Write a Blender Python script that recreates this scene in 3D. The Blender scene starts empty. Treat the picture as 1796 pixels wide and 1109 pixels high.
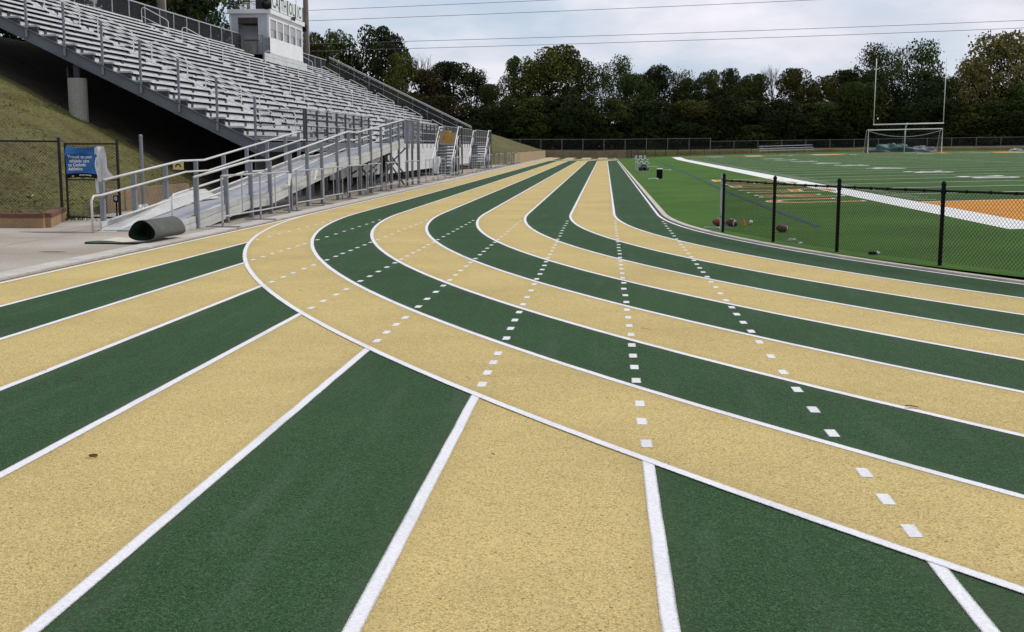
import bpy, math, random
from mathutils import Vector, Matrix
random.seed(7)
sc = bpy.context.scene
COL = sc.collection
R = math.radians
W = 1.07           # lane width
RC, Y0, YF = 31.22, 29.19, 127.0   # curve radius of the inner line, tangent points of near and far curve

# ------------------------------------------------------------------ levels of the ground
def sst(a, b, x):
    t = min(1, max(0, (x-a)/(b-a))); return t*t*(3-2*t)
def zg(y): return .0035*min(150, max(0, y-25))
def zt(x, y): return zg(y)+.018*max(0, x-2)*sst(127, 142, y)
def field(x, y): return -.0219+.0152*x+.0041*y+.1464*(1-((x-31.4)/24.35)**2)
def turf(x, y): return max(field(x, y)+.13*sst(122, 133, y), zt(x, y))+.006
def hill(x, y):
    b = zg(y)-.09
    t = sst(102, 110, y)
    n = sst(24.6, 29, y)
    h1 = .53*max(0, -13.6-x)*n
    h1 = min(h1, 6.1)
    h2 = 0
    if x < -9.7: h2 = min(1.15+.42*(-9.7-x), 3.3*(1-.72*sst(128, 170, y)))
    left = h1*(1-t)+h2*t
    far = (.95+.012*max(0, x))*sst(168.2, 169.2, y)
    far += .35*sst(172, 186, y)+3.2*sst(188, 225, y)
    return b+max(left, far)
def LZ(p): return (p[0], p[1], p[2]+zg(p[1]))
def LT(p): return (p[0], p[1], p[2]+zt(p[0], p[1]))
def LF(p): return (p[0], p[1], p[2]+turf(p[0], p[1]))

# ------------------------------------------------------------------ mesh builder
class MB:
    def __init__(s): s.v = []; s.f = []; s.m = []; s.e = []
    def face(s, pts, m=0):
        n = len(s.v); s.v += [tuple(p) for p in pts]; s.f.append(tuple(range(n, n+len(pts)))); s.m.append(m)
    def box(s, x0, x1, y0, y1, z0, z1, m=0):
        n = len(s.v)
        s.v += [(x, y, z) for z in (z0, z1) for y in (y0, y1) for x in (x0, x1)]
        for q in ((0,2,3,1),(4,5,7,6),(0,1,5,4),(2,6,7,3),(0,4,6,2),(1,3,7,5)):
            s.f.append(tuple(n+i for i in q)); s.m.append(m)
    def longbox(s, x0, x1, y0, y1, z0, z1, step=6, m=0):
        k = max(1, int((y1-y0)/step+.5))
        n = len(s.v)
        for i in range(k+1):
            y = y0+(y1-y0)*i/k
            s.v += [(x0,y,z0),(x1,y,z0),(x1,y,z1),(x0,y,z1)]
        for i in range(k):
            a = n+4*i
            for j in range(4):
                s.f.append((a+j, a+(j+1)%4, a+4+(j+1)%4, a+4+j)); s.m.append(m)
        s.f.append((n+3,n+2,n+1,n)); s.m.append(m)
        a = n+4*k; s.f.append((a,a+1,a+2,a+3)); s.m.append(m)
    def tube(s, pts, r, n=6, m=0, cap=True, r2=None):
        pts = [Vector(p) for p in pts]; k = len(pts); base = len(s.v)
        up0 = None
        for i, p in enumerate(pts):
            d = (pts[min(i+1, k-1)]-pts[max(i-1, 0)]).normalized()
            a = Vector((0,0,1)) if abs(d.z) < .9 else Vector((1,0,0))
            if up0 is not None and abs(up0.dot(d)) < .98: a = up0
            u = (a-d*a.dot(d)).normalized(); w = d.cross(u); up0 = u
            rr = r if r2 is None else r+(r2-r)*i/(k-1)
            for j in range(n):
                t = 2*math.pi*(j+.5)/n
                s.v.append(tuple(p+(u*math.cos(t)+w*math.sin(t))*rr))
        for i in range(k-1):
            for j in range(n):
                a = base+i*n+j; b = base+i*n+(j+1) % n
                s.f.append((a, b, b+n, a+n)); s.m.append(m)
        if cap:
            s.f.append(tuple(base+j for j in reversed(range(n)))); s.m.append(m)
            s.f.append(tuple(base+(k-1)*n+j for j in range(n))); s.m.append(m)
    def bar(s, a, b, w, h, m=0):
        a = Vector(a); b = Vector(b); d = (b-a).normalized()
        z = Vector((0,0,1)) if abs(d.z) < .9 else Vector((0,1,0))
        u = d.cross(z).normalized()*w/2; t = u.cross(d).normalized()*h/2
        n = len(s.v)
        for p in (a, b): s.v += [tuple(p+u*i+t*j) for i, j in ((-1,-1),(1,-1),(1,1),(-1,1))]
        for q in ((3,2,1,0),(4,5,6,7),(0,1,5,4),(1,2,6,5),(2,3,7,6),(3,0,4,7)):
            s.f.append(tuple(n+i for i in q)); s.m.append(m)
    def lathe(s, c, prof, n=12, m=0, axis='z'):
        base = len(s.v); c = Vector(c)
        for r, h in prof:
            for j in range(n):
                t = 2*math.pi*j/n
                q = (r*math.cos(t), r*math.sin(t), h) if axis == 'z' else ((h, r*math.cos(t), r*math.sin(t)) if axis == 'x' else (r*math.cos(t), h, r*math.sin(t)))
                s.v.append(tuple(c+Vector(q)))
        for i in range(len(prof)-1):
            for j in range(n):
                a = base+i*n+j; b = base+i*n+(j+1) % n
                s.f.append((a, b, b+n, a+n)); s.m.append(m)
        s.f.append(tuple(base+j for j in reversed(range(n)))); s.m.append(m)
        s.f.append(tuple(base+(len(prof)-1)*n+j for j in range(n))); s.m.append(m)
    def grid(s, fn, nu, nv, m=0):
        base = len(s.v)
        for i in range(nu+1):
            for j in range(nv+1): s.v.append(tuple(fn(i/nu, j/nv)))
        for i in range(nu):
            for j in range(nv):
                a = base+i*(nv+1)+j
                s.f.append((a, a+nv+1, a+nv+2, a+1)); s.m.append(m)
    def strip(s, A, B, m=0):
        n = len(s.v)
        for a, b in zip(A, B): s.v += [tuple(a), tuple(b)]; 
        while len(s.e) < n: s.e.append(0)
        s.e += [-1, 1]*len(A)
        for i in range(len(A)-1):
            a = n+2*i; s.f.append((a, a+1, a+3, a+2)); s.m.append(m)
    def chain(s, p0, p1, h, pitch, r, n=3, up=(0,0,1)):
        """woven wire: two families of diagonal wires on the panel p0-p1, height h"""
        p0 = Vector(p0); p1 = Vector(p1); L = (p1-p0).length; d = (p1-p0)/L; up = Vector(up)
        k = int((L+h)/pitch)+1
        nrm = d.cross(up).normalized()
        for i in range(k+1):
            c = i*pitch
            for sg in (0, 1):
                # s+t=c  or  (L-s)+t=c
                s0, t0 = (c, 0) if c <= L else (L, c-L)
                s1, t1 = (c-h, h) if c-h >= 0 else (0, c)
                if t0 > h or t1 < 0: continue
                if sg: s0, s1 = L-s0, L-s1
                if abs(s0-s1) < .01: continue
                o = nrm*(r if sg else -r)
                s.tube([p0+d*s0+up*t0+o, p0+d*s1+up*t1+o], r, n, cap=False)
    def build(s, name, mats, parent=None, loc=None, lift=None, smooth=False):
        if loc is None: loc = parent['_loc'] if parent and '_loc' in parent else (0,0,0)
        me = bpy.data.meshes.new(name)
        vs = [lift(p) for p in s.v] if lift else s.v
        L = Vector(loc)
        me.from_pydata([tuple(Vector(p)-L) for p in vs], [], s.f)
        if not isinstance(mats, (list, tuple)): mats = [mats]
        for q in mats: me.materials.append(q)
        if len(mats) > 1: me.polygons.foreach_set('material_index', s.m)
        if smooth: me.polygons.foreach_set('use_smooth', [True]*len(s.f))
        if s.e and len(s.e) == len(s.v):
            at = me.attributes.new('edge', 'FLOAT', 'POINT'); at.data.foreach_set('value', [float(x) for x in s.e])
        me.update()
        o = bpy.data.objects.new(name, me); COL.objects.link(o)
        if parent: o.parent = parent; o['_loc'] = tuple(loc)
        else: o.location = loc; o['_loc'] = tuple(loc)
        return o

def tag(o, label=None, cat=None, group=None, kind=None):
    if label: o['label'] = label
    if cat: o['category'] = cat
    if group: o['group'] = group
    if kind: o['kind'] = kind
    return o
def thing(name, label, cat, loc, group=None):
    o = bpy.data.objects.new(name, None); COL.objects.link(o); o.location = loc; o['_loc'] = tuple(loc)
    o.empty_display_size = .2
    return tag(o, label, cat, group)
def copy_tree(o, parent=None):
    c = o.copy(); COL.objects.link(c)
    if parent: c.parent = parent
    for ch in list(o.children): copy_tree(ch, c)
    return c
def text_faces(body, size=1.0, bold=0.0):
    cu = bpy.data.curves.new('t', 'FONT'); cu.body = body; cu.size = size; cu.offset = bold
    cu.align_x = 'CENTER'; cu.align_y = 'CENTER'; cu.resolution_u = 3
    o = bpy.data.objects.new('t', cu); COL.objects.link(o)
    bpy.context.view_layer.update()
    me = bpy.data.meshes.new_from_object(o.evaluated_get(bpy.context.evaluated_depsgraph_get()))
    v = [tuple(p.co) for p in me.vertices]; f = [tuple(p.vertices) for p in me.polygons]
    bpy.data.objects.remove(o); bpy.data.curves.remove(cu); bpy.data.meshes.remove(me)
    return v, f
def add_text(mb, body, size, fn, bold=0.0, m=0, xs=1.0):
    v, f = text_faces(body, size, bold); n = len(mb.v)
    mb.v += [tuple(fn(x*xs, y)) for x, y, z in v]
    for q in f: mb.f.append(tuple(n+i for i in q)); mb.m.append(m)

# ------------------------------------------------------------------ materials
def nmat(name):
    m = bpy.data.materials.new(name); m.use_nodes = True
    nt = m.node_tree; return m, nt, nt.nodes['Principled BSDF'], nt.nodes, nt.links
def mat(name, c, rough=.6, metal=0, var=.18, scale=3.0, fine=None, bump=None, c2=None, spec=.3):
    """base colour broken up by two noises; c2 = colour of the stains"""
    m, nt, b, N, Lk = nmat(name)
    b.inputs['Roughness'].default_value = rough; b.inputs['Metallic'].default_value = metal
    b.inputs['Specular IOR Level'].default_value = spec
    tc = N.new('ShaderNodeTexCoord')
    n1 = N.new('ShaderNodeTexNoise'); n1.inputs['Scale'].default_value = scale; n1.inputs['Detail'].default_value = 5
    Lk.new(tc.outputs['Object'], n1.inputs['Vector'])
    r = N.new('ShaderNodeValToRGB'); e = r.color_ramp.elements
    lo = c2 or tuple(x*(1-var) for x in c); hi = tuple(min(1, x*(1+var)) for x in c)
    e[0].position = .3; e[0].color = (*lo, 1); e[1].position = .7; e[1].color = (*hi, 1)
    Lk.new(n1.outputs['Fac'], r.inputs['Fac']); out = r.outputs['Color']
    if fine:
        n2 = N.new('ShaderNodeTexNoise'); n2.inputs['Scale'].default_value = fine[0]; n2.inputs['Detail'].default_value = 3
        Lk.new(tc.outputs['Object'], n2.inputs['Vector'])
        mr = N.new('ShaderNodeMapRange'); mr.inputs['From Min'].default_value = .3; mr.inputs['From Max'].default_value = .7
        mr.inputs['To Min'].default_value = 1-fine[1]; mr.inputs['To Max'].default_value = 1+fine[1]
        Lk.new(n2.outputs['Fac'], mr.inputs['Value'])
        mx = N.new('ShaderNodeVectorMath'); mx.operation = 'SCALE'
        Lk.new(out, mx.inputs[0]); Lk.new(mr.outputs[0], mx.inputs['Scale']); out = mx.outputs[0]
    Lk.new(out, b.inputs['Base Color'])
    if bump:
        n3 = N.new('ShaderNodeTexNoise'); n3.inputs['Scale'].default_value = bump[0]; n3.inputs['Detail'].default_value = 4
        Lk.new(tc.outputs['Object'], n3.inputs['Vector'])
        bp = N.new('ShaderNodeBump'); bp.inputs['Strength'].default_value = bump[1]; bp.inputs['Distance'].default_value = .02
        Lk.new(n3.outputs['Fac'], bp.inputs['Height']); Lk.new(bp.outputs['Normal'], b.inputs['Normal'])
    return m
def rubber(name, c, dark, light, amount):
    """granulated rubber: specks of dark and light crumbs, soft blotches"""
    m, nt, b, N, Lk = nmat(name)
    b.inputs['Roughness'].default_value = .9; b.inputs['Specular IOR Level'].default_value = .13
    tc = N.new('ShaderNodeTexCoord')
    def noise(s, d=2, r=.5):
        n = N.new('ShaderNodeTexNoise'); n.inputs['Scale'].default_value = s; n.inputs['Detail'].default_value = d; n.inputs['Roughness'].default_value = r
        Lk.new(tc.outputs['Object'], n.inputs['Vector']); return n.outputs['Fac']
    def ramp(f, a, b_, ca, cb):
        r = N.new('ShaderNodeMapRange'); r.clamp = True
        r.inputs['From Min'].default_value = a; r.inputs['From Max'].default_value = b_; r.inputs['To Min'].default_value = ca; r.inputs['To Max'].default_value = cb
        Lk.new(f, r.inputs['Value']); return r.outputs[0]
    def mix(f, a, b_):
        x = N.new('ShaderNodeMix'); x.data_type = 'RGBA'
        Lk.new(f, x.inputs['Factor'])
        for v, i in ((a, 6), (b_, 7)):
            if isinstance(v, tuple): x.inputs[i].default_value = (*v, 1)
            else: Lk.new(v, x.inputs[i])
        return x.outputs[2]
    vo = N.new('ShaderNodeTexVoronoi'); vo.inputs['Scale'].default_value = 150
    Lk.new(tc.outputs['Object'], vo.inputs['Vector'])
    sep = N.new('ShaderNodeSeparateColor'); Lk.new(vo.outputs['Color'], sep.inputs[0])
    big = noise(.55, 4); mid = noise(4.5, 4, .6); spk = noise(62, 3)
    c0 = mix(ramp(big, .3, .7, 0, 1), tuple(x*.86 for x in c), tuple(min(1, x*1.1) for x in c))
    c1 = mix(ramp(mid, .35, .75, 0, .22), c0, tuple(x*.6 for x in c))
    c2 = mix(ramp(sep.outputs[0], .45, 1, 0, .72), c1, dark)
    c3 = mix(ramp(sep.outputs[1], .62, 1, 0, .6), c2, light)
    c4 = mix(ramp(spk, .57, .72, 0, amount), c3, dark)
    # scattered single crumbs
    c5 = c4
    for sc_, th, rad in ((26, .955, .17), (62, .80, .20), (41, .86, .14)):
        v2 = N.new('ShaderNodeTexVoronoi'); v2.inputs['Scale'].default_value = sc_
        Lk.new(tc.outputs['Object'], v2.inputs['Vector'])
        s2 = N.new('ShaderNodeSeparateColor'); Lk.new(v2.outputs['Color'], s2.inputs[0])
        d2 = ramp(v2.outputs['Distance'], rad-.06, rad+.04, .85, 0)
        g2 = ramp(s2.outputs[0], th, th+.01, 0, 1)
        mm = N.new('ShaderNodeMath'); mm.operation = 'MULTIPLY'; Lk.new(d2, mm.inputs[0]); Lk.new(g2, mm.inputs[1])
        c5 = mix(mm.outputs[0], c5, tuple(x*.45 for x in dark))
    # overspray and scuffed dirt along the lane edges
    at = N.new('ShaderNodeAttribute'); at.attribute_name = 'edge'
    ab = N.new('ShaderNodeMath'); ab.operation = 'ABSOLUTE'; Lk.new(at.outputs['Fac'], ab.inputs[0])
    ad = N.new('ShaderNodeMath'); ad.operation = 'MULTIPLY_ADD'; ad.inputs[1].default_value = .5; Lk.new(noise(7, 5, .7), ad.inputs[0]); Lk.new(ab.outputs[0], ad.inputs[2])
    c6 = mix(ramp(ad.outputs[0], .95, 1.32, 0, .5), c5, tuple(.55*x+.45*y for x, y in zip(c, (.10,.085,.065))))
    # long scuffs and pale worn drifts
    mp = N.new('ShaderNodeMapping'); mp.inputs['Scale'].default_value = (1.6, .16, 1); Lk.new(tc.outputs['Object'], mp.inputs['Vector'])
    n9 = N.new('ShaderNodeTexNoise'); n9.inputs['Scale'].default_value = 3; n9.inputs['Detail'].default_value = 6; n9.inputs['Roughness'].default_value = .65; Lk.new(mp.outputs[0], n9.inputs['Vector'])
    c7 = mix(ramp(n9.outputs['Fac'], .52, .74, 0, .22), c6, tuple(.6*x+.1 for x in c))
    c8 = mix(ramp(noise(.9, 6, .65), .50, .72, 0, .26), c7, tuple(x*.62 for x in c))
    Lk.new(c8, b.inputs['Base Color'])
    bp = N.new('ShaderNodeBump'); bp.inputs['Strength'].default_value = .55; bp.inputs['Distance'].default_value = .006
    Lk.new(vo.outputs['Distance'], bp.inputs['Height']); Lk.new(bp.outputs['Normal'], b.inputs['Normal'])
    return m
def paint(name, c, core=.72, soft=.36):
    """sprayed line paint: dense core, dusty overspray at the edges, pores where the rubber shows"""
    m, nt, b, N, Lk = nmat(name)
    b.inputs['Roughness'].default_value = .8; b.inputs['Specular IOR Level'].default_value = .2
    tc = N.new('ShaderNodeTexCoord')
    def noise(sc_, d=2):
        n = N.new('ShaderNodeTexNoise'); n.inputs['Scale'].default_value = sc_; n.inputs['Detail'].default_value = d
        Lk.new(tc.outputs['Object'], n.inputs['Vector']); return n.outputs['Fac']
    def rng(f, a, b_, c_, d):
        r = N.new('ShaderNodeMapRange'); r.inputs['From Min'].default_value = a; r.inputs['From Max'].default_value = b_
        r.inputs['To Min'].default_value = c_; r.inputs['To Max'].default_value = d; Lk.new(f, r.inputs['Value']); return r.outputs[0]
    def math_(op, a, b_):
        x = N.new('ShaderNodeMath'); x.operation = op
        for v, i in ((a, 0), (b_, 1)):
            if isinstance(v, (int, float)): x.inputs[i].default_value = v
            else: Lk.new(v, x.inputs[i])
        return x.outputs[0]
    at = N.new('ShaderNodeAttribute'); at.attribute_name = 'edge'
    e = math_('ADD', math_('ABSOLUTE', math_('ADD', at.outputs['Fac'], rng(noise(2.2, 3), .3, .7, -.08, .08)), 0), rng(noise(230), .25, .75, -.26, .26))
    cover = rng(e, core, core+soft, 1, 0)
    pores = rng(noise(150, 3), .64, .74, 0, .55)
    worn = rng(noise(1.3, 5), .50, .75, 0, .30)
    al = math_('MULTIPLY', cover, math_('SUBTRACT', 1, math_('MAXIMUM', pores, math_('MULTIPLY', worn, rng(noise(300), .4, .6, 0, 1)))))
    Lk.new(al, b.inputs['Alpha'])
    mx = N.new('ShaderNodeMix'); mx.data_type = 'RGBA'; mx.inputs[6].default_value = (*[x*.84 for x in c], 1); mx.inputs[7].default_value = (*c, 1)
    Lk.new(rng(noise(60, 4), .35, .65, 0, 1), mx.inputs['Factor']); Lk.new(mx.outputs[2], b.inputs['Base Color'])
    return m
def leafmat(name, c, var=.30):
    m, nt, b, N, Lk = nmat(name)
    b.inputs['Roughness'].default_value = .75; b.inputs['Specular IOR Level'].default_value = .04
    tc = N.new('ShaderNodeTexCoord'); oi = N.new('ShaderNodeObjectInfo')
    n = N.new('ShaderNodeTexNoise'); n.inputs['Scale'].default_value = .45; n.inputs['Detail'].default_value = 6
    Lk.new(tc.outputs['Object'], n.inputs['Vector'])
    r = N.new('ShaderNodeValToRGB'); e = r.color_ramp.elements
    e[0].position = .32; e[0].color = (*[x*(1-var) for x in c], 1)
    e[1].position = .68; e[1].color = (c[0]*(1+var*1.3), c[1]*(1+var), c[2]*(1+var*.4), 1)
    Lk.new(n.outputs['Fac'], r.inputs['Fac'])
    sb = N.new('ShaderNodeVectorMath'); sb.operation = 'SUBTRACT'; sb.inputs[1].default_value = (0, 0, 5.0); Lk.new(tc.outputs['Object'], sb.inputs[0])
    vt = N.new('ShaderNodeVectorTransform'); vt.vector_type = 'VECTOR'; vt.convert_from = 'OBJECT'; vt.convert_to = 'WORLD'; Lk.new(sb.outputs[0], vt.inputs[0])
    nn = N.new('ShaderNodeVectorMath'); nn.operation = 'NORMALIZE'; Lk.new(vt.outputs[0], nn.inputs[0])
    ge = N.new('ShaderNodeNewGeometry')
    s1 = N.new('ShaderNodeVectorMath'); s1.operation = 'SCALE'; s1.inputs['Scale'].default_value = 1.1; Lk.new(nn.outputs[0], s1.inputs[0])
    a1 = N.new('ShaderNodeVectorMath'); a1.operation = 'ADD'; Lk.new(s1.outputs[0], a1.inputs[0]); Lk.new(ge.outputs['Normal'], a1.inputs[1])
    n0 = N.new('ShaderNodeVectorMath'); n0.operation = 'NORMALIZE'; Lk.new(a1.outputs[0], n0.inputs[0]); Lk.new(n0.outputs[0], b.inputs['Normal'])
    hs = N.new('ShaderNodeHueSaturation')
    mr = N.new('ShaderNodeMapRange'); mr.inputs['To Min'].default_value = .49; mr.inputs['To Max'].default_value = .53
    Lk.new(oi.outputs['Random'], mr.inputs['Value']); Lk.new(mr.outputs[0], hs.inputs['Hue'])
    m2 = N.new('ShaderNodeMapRange'); m2.inputs['To Min'].default_value = .7; m2.inputs['To Max'].default_value = 1.25
    Lk.new(oi.outputs['Random'], m2.inputs['Value']); Lk.new(m2.outputs[0], hs.inputs['Value'])
    Lk.new(r.outputs['Color'], hs.inputs['Color']); Lk.new(hs.outputs[0], b.inputs['Base Color'])
    return m
def turfmat():
    m = mat('turf_fibre', (.058,.132,.019), .85, var=.2, scale=.35, fine=(42, .38), bump=(160, .8), spec=.1)
    nt = m.node_tree; N = nt.nodes; Lk = nt.links; b = N['Principled BSDF']
    src = b.inputs['Base Color'].links[0].from_socket
    tc = N.new('ShaderNodeTexCoord'); sx = N.new('ShaderNodeSeparateXYZ'); Lk.new(tc.outputs['Object'], sx.inputs[0])
    w = N.new('ShaderNodeMath'); w.operation = 'MULTIPLY_ADD'; w.inputs[1].default_value = math.pi/4.572; w.inputs[2].default_value = -32.28*math.pi/4.572; Lk.new(sx.outputs['Y'], w.inputs[0])
    sn = N.new('ShaderNodeMath'); sn.operation = 'SINE'; Lk.new(w.outputs[0], sn.inputs[0])
    mr = N.new('ShaderNodeMapRange'); mr.inputs['From Min'].default_value = -.15; mr.inputs['From Max'].default_value = .15; Lk.new(sn.outputs[0], mr.inputs['Value'])
    inx = N.new('ShaderNodeMath'); inx.operation = 'GREATER_THAN'; inx.inputs[1].default_value = 6.5; Lk.new(sx.outputs['X'], inx.inputs[0])
    # field sheet: duller pile with alternating panels
    mx = N.new('ShaderNodeMix'); mx.data_type = 'RGBA'; mx.inputs[6].default_value = (.78,.72,1.25,1); mx.inputs[7].default_value = (.92,.84,1.4,1); Lk.new(mr.outputs[0], mx.inputs['Factor'])
    m2 = N.new('ShaderNodeMix'); m2.data_type = 'RGBA'; m2.inputs[6].default_value = (1,1,1,1); Lk.new(inx.outputs[0], m2.inputs['Factor']); Lk.new(mx.outputs[2], m2.inputs[7])
    mu = N.new('ShaderNodeVectorMath'); mu.operation = 'MULTIPLY'; Lk.new(src, mu.inputs[0]); Lk.new(m2.outputs[2], mu.inputs[1])
    Lk.new(mu.outputs[0], b.inputs['Base Color'])
    return m

GOLD = rubber('gold_rubber', (.60,.455,.180), (.17,.13,.05), (.78,.64,.34), .62)
GREEN = rubber('green_rubber', (.030,.078,.028), (.006,.016,.007), (.10,.165,.085), .6)
LINE = paint('line_paint', (.79,.775,.80))
DOT = paint('dot_paint', (.76,.745,.76), .80, .26)
CONC = mat('concrete', (.345,.315,.275), .9, scale=.42, fine=(30, .16), bump=(60, .3), c2=(.275,.225,.17))
KERB = mat('kerb_concrete', (.47,.44,.40), .9, var=.15, scale=2.5, fine=(40, .15), bump=(60, .3))
KERBI = mat('inner_kerb_concrete', (.50,.455,.38), .9, var=.15, scale=2.5, fine=(40, .15), bump=(60, .3))
GAP = mat('dark_joint', (.035,.033,.035), .9)
TURF = turfmat()
FWHITE = mat('field_white', (.72,.72,.69), .85, var=.06, scale=2, fine=(60, .12))
FTHIN = mat('field_line', (.62,.64,.57), .85, var=.2, scale=2)
FORANGE = mat('field_orange', (.56,.225,.02), .85, var=.1, scale=1.5, fine=(60, .15))
FBLUE = mat('field_blue', (.016,.034,.065), .85, var=.2, scale=2)
GRASS = mat('bank_grass', (.088,.086,.024), .95, var=.30, scale=.5, fine=(9, .45), bump=(14, .8), c2=(.070,.055,.020))
SOIL_SHADE = mat('soil_painted_shade', (.042,.034,.023), .95, var=.35, scale=1.2, fine=(12,.4))  # soil tone darkened to carry the shade beneath stand and trees
GRASSB = mat('grass_tuft', (.13,.13,.036), .9, var=.45, scale=1.2)
ALU = mat('mill_aluminium', (.67,.665,.675), .45, .15, var=.1, scale=2.2, fine=(20, .08))
ALUD = mat('dull_aluminium', (.40,.41,.43), .5, .2, var=.12, scale=2)
DECK = mat('ramp_deck', (.32,.325,.355), .6, .1, var=.1, scale=1.6, fine=(50, .1))
STEEL = mat('grey_steel', (.125,.142,.16), .55, .1, var=.12, scale=1.5)
POSTG = mat('post_grey', (.205,.22,.245), .5, .2, var=.15, scale=3)
DARKP = mat('dark_post', (.075,.08,.092), .55, .1, var=.15, scale=3)
DARK = mat('dark_steel', (.045,.047,.055), .6, .1, var=.2, scale=2)
GALV = mat('galvanised', (.42,.43,.44), .45, .3, var=.15, scale=5)
RTUBE = mat('ramp_tube', (.58,.575,.56), .45, .1, var=.1, scale=4)
RBEAM = mat('ramp_beam', (.47,.465,.45), .6, .05, var=.16, scale=1.6, fine=(18, .12))
WTUBE = mat('white_tube', (.72,.71,.69), .4, .05, var=.06, scale=3)
BLACK = mat('black_vinyl', (.005,.0055,.006), .6, var=.2, scale=6, spec=.12)
BROWN = mat('dark_brown_vinyl', (.018,.014,.012), .6, var=.2, scale=6)
FARG = mat('weathered_galvanised', (.20,.205,.21), .6, .2)
WIREG = mat('grey_wire', (.10,.105,.11), .6, .2)
WIRED = mat('dark_wire', (.05,.052,.056), .6, .1)
PIER = mat('pier_concrete', (.30,.285,.26), .9, var=.15, scale=1.5, fine=(14, .12))
WALLT = mat('tan_boards', (.34,.255,.145), .9, var=.16, scale=1.6, fine=(12, .15))
WALLD = mat('weathered_boards', (.20,.15,.095), .9, var=.2, scale=1.1, fine=(10, .2))
PWHITE = mat('white_siding', (.72,.72,.72), .6, var=.05, scale=1.2)
PSHADE = mat('white_siding_shaded', (.48,.49,.52), .6, var=.08, scale=1.2)  # white siding greyed in colour for the side turned from the sun
PANE = mat('window_blind', (.32,.31,.33), .35, var=.1, scale=2, spec=.6)
PANED = mat('dark_pane', (.03,.03,.035), .15, spec=.6)
INSIDE = mat('dark_interior', (.07,.055,.05), .9)
WOODP = mat('pole_wood', (.26,.21,.17), .85, var=.18, scale=1.0, fine=(16, .15))
SIGNG = mat('sign_green', (.02,.075,.055), .6)
TAN = mat('tan_timber', (.42,.32,.19), .8, var=.15, scale=6)
BRICK = mat('stained_block', (.30,.19,.105), .9, var=.15, scale=2.5, fine=(25, .15))
BRICKD = mat('stained_cap', (.13,.065,.042), .9, var=.2, scale=2.5, fine=(25, .15))
BLUE = mat('banner_blue', (.022,.125,.34), .5, var=.22, scale=3)
BWHITE = mat('banner_white', (.62,.61,.60), .6, var=.15, scale=5)
CARPB = mat('carpet_backing', (.085,.092,.082), .9, var=.18, scale=4, fine=(60, .2), bump=(90, .4))
CARPG = mat('carpet_pile', (.022,.05,.022), .95, var=.25, scale=8, fine=(90, .4), bump=(120, .8))
CARPW = mat('carpet_underlay', (.55,.51,.42), .9, var=.08, scale=5)
BALL = mat('ball_leather', (.085,.036,.02), .5, var=.25, scale=10, bump=(220, .4))
BALLR = mat('red_ball_leather', (.19,.05,.03), .5, var=.2, scale=10, bump=(220, .4))
WPLAS = mat('white_plastic', (.75,.75,.74), .4, var=.05)
OPLAS = mat('orange_plastic', (.6,.16,.02), .45, var=.05)
AMBER = mat('amber_box', (.52,.27,.045), .6, var=.1, scale=5)
TEAL = mat('green_tarp', (.03,.095,.08), .5, var=.35, scale=3)
GTARP = mat('grey_tarp', (.30,.31,.34), .5, var=.3, scale=4)
GTARP2 = mat('dull_grey_tarp', (.17,.175,.19), .6, var=.35, scale=3)
YSIGN = mat('yellow_sign', (.60,.47,.19), .6, var=.06)
LEAFL = mat('dry_leaf', (.10,.05,.025), .8, var=.3, scale=30)
TWIG = mat('pale_twig', (.42,.40,.28), .8, var=.2, scale=30)
BARK = mat('bark', (.07,.055,.042), .95, var=.3, scale=2, bump=(12, .6))
BARKP = mat('pale_bark', (.17,.145,.135), .95, var=.2, scale=2)
L_DARK = leafmat('leaf_dark', (.026,.036,.013))
L_OLIVE = leafmat('leaf_olive', (.066,.068,.018))
L_MID = leafmat('leaf_mid', (.046,.060,.017))
L_BROWN = leafmat('leaf_brown', (.145,.130,.045), .3)
L_RUST = leafmat('leaf_rust', (.044,.036,.017), .3)
L_FIR = leafmat('leaf_fir', (.034,.066,.015))
WIRE = mat('power_cable', (.16,.16,.17), .6)

# ------------------------------------------------------------------ ground
def frange(a, b, s): 
    n = max(1, int(round((b-a)/s))); return [a+(b-a)*i/n for i in range(n)]
def terrain():
    xs = frange(-420,-80,30)+frange(-80,-32,6)+frange(-32,-14,.8)+[-13.9,-13.6,-12.5,-11,-9.74,-9.66]+frange(-9,60,6)+frange(60,120,12)+frange(120,460,34)+[460]
    ys = frange(-60,22,8)+frange(22,40,.9)+frange(40,102,5)+frange(102,112,1)+frange(112,168,4)+[168.2,168.4,168.6,168.8,169,169.2]+frange(170,190,3)+frange(190,250,10)+frange(250,900,60)+[900]
    b = MB(); nx = len(xs)
    rnd = random.Random(3)
    for y in ys:
        for x in xs:
            z = hill(x, y)
            if x < -14.2 and z > .4: z += rnd.uniform(-.06, .06)
            b.v.append((x, y, z))
    for j in range(len(ys)-1):
        for i in range(nx-1):
            a = j*nx+i; b.f.append((a, a+1, a+nx+1, a+nx)); b.m.append(0)
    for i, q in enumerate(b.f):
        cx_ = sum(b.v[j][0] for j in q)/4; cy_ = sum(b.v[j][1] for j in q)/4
        if -27.5 < cx_ < -13.0 and 38.6+rnd.uniform(-.9,.9) < cy_ < 101.5: b.m[i] = 1  # shade under the stand put into the ground colour
        if cx_ < -24.5 and cy_ < 120 or cy_ > 182: b.m[i] = 1  # same painted shade behind the stand and below the treeline
    tag(b.build('ground', [GRASS, SOIL_SHADE], smooth=True), kind='structure')
terrain()

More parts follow.
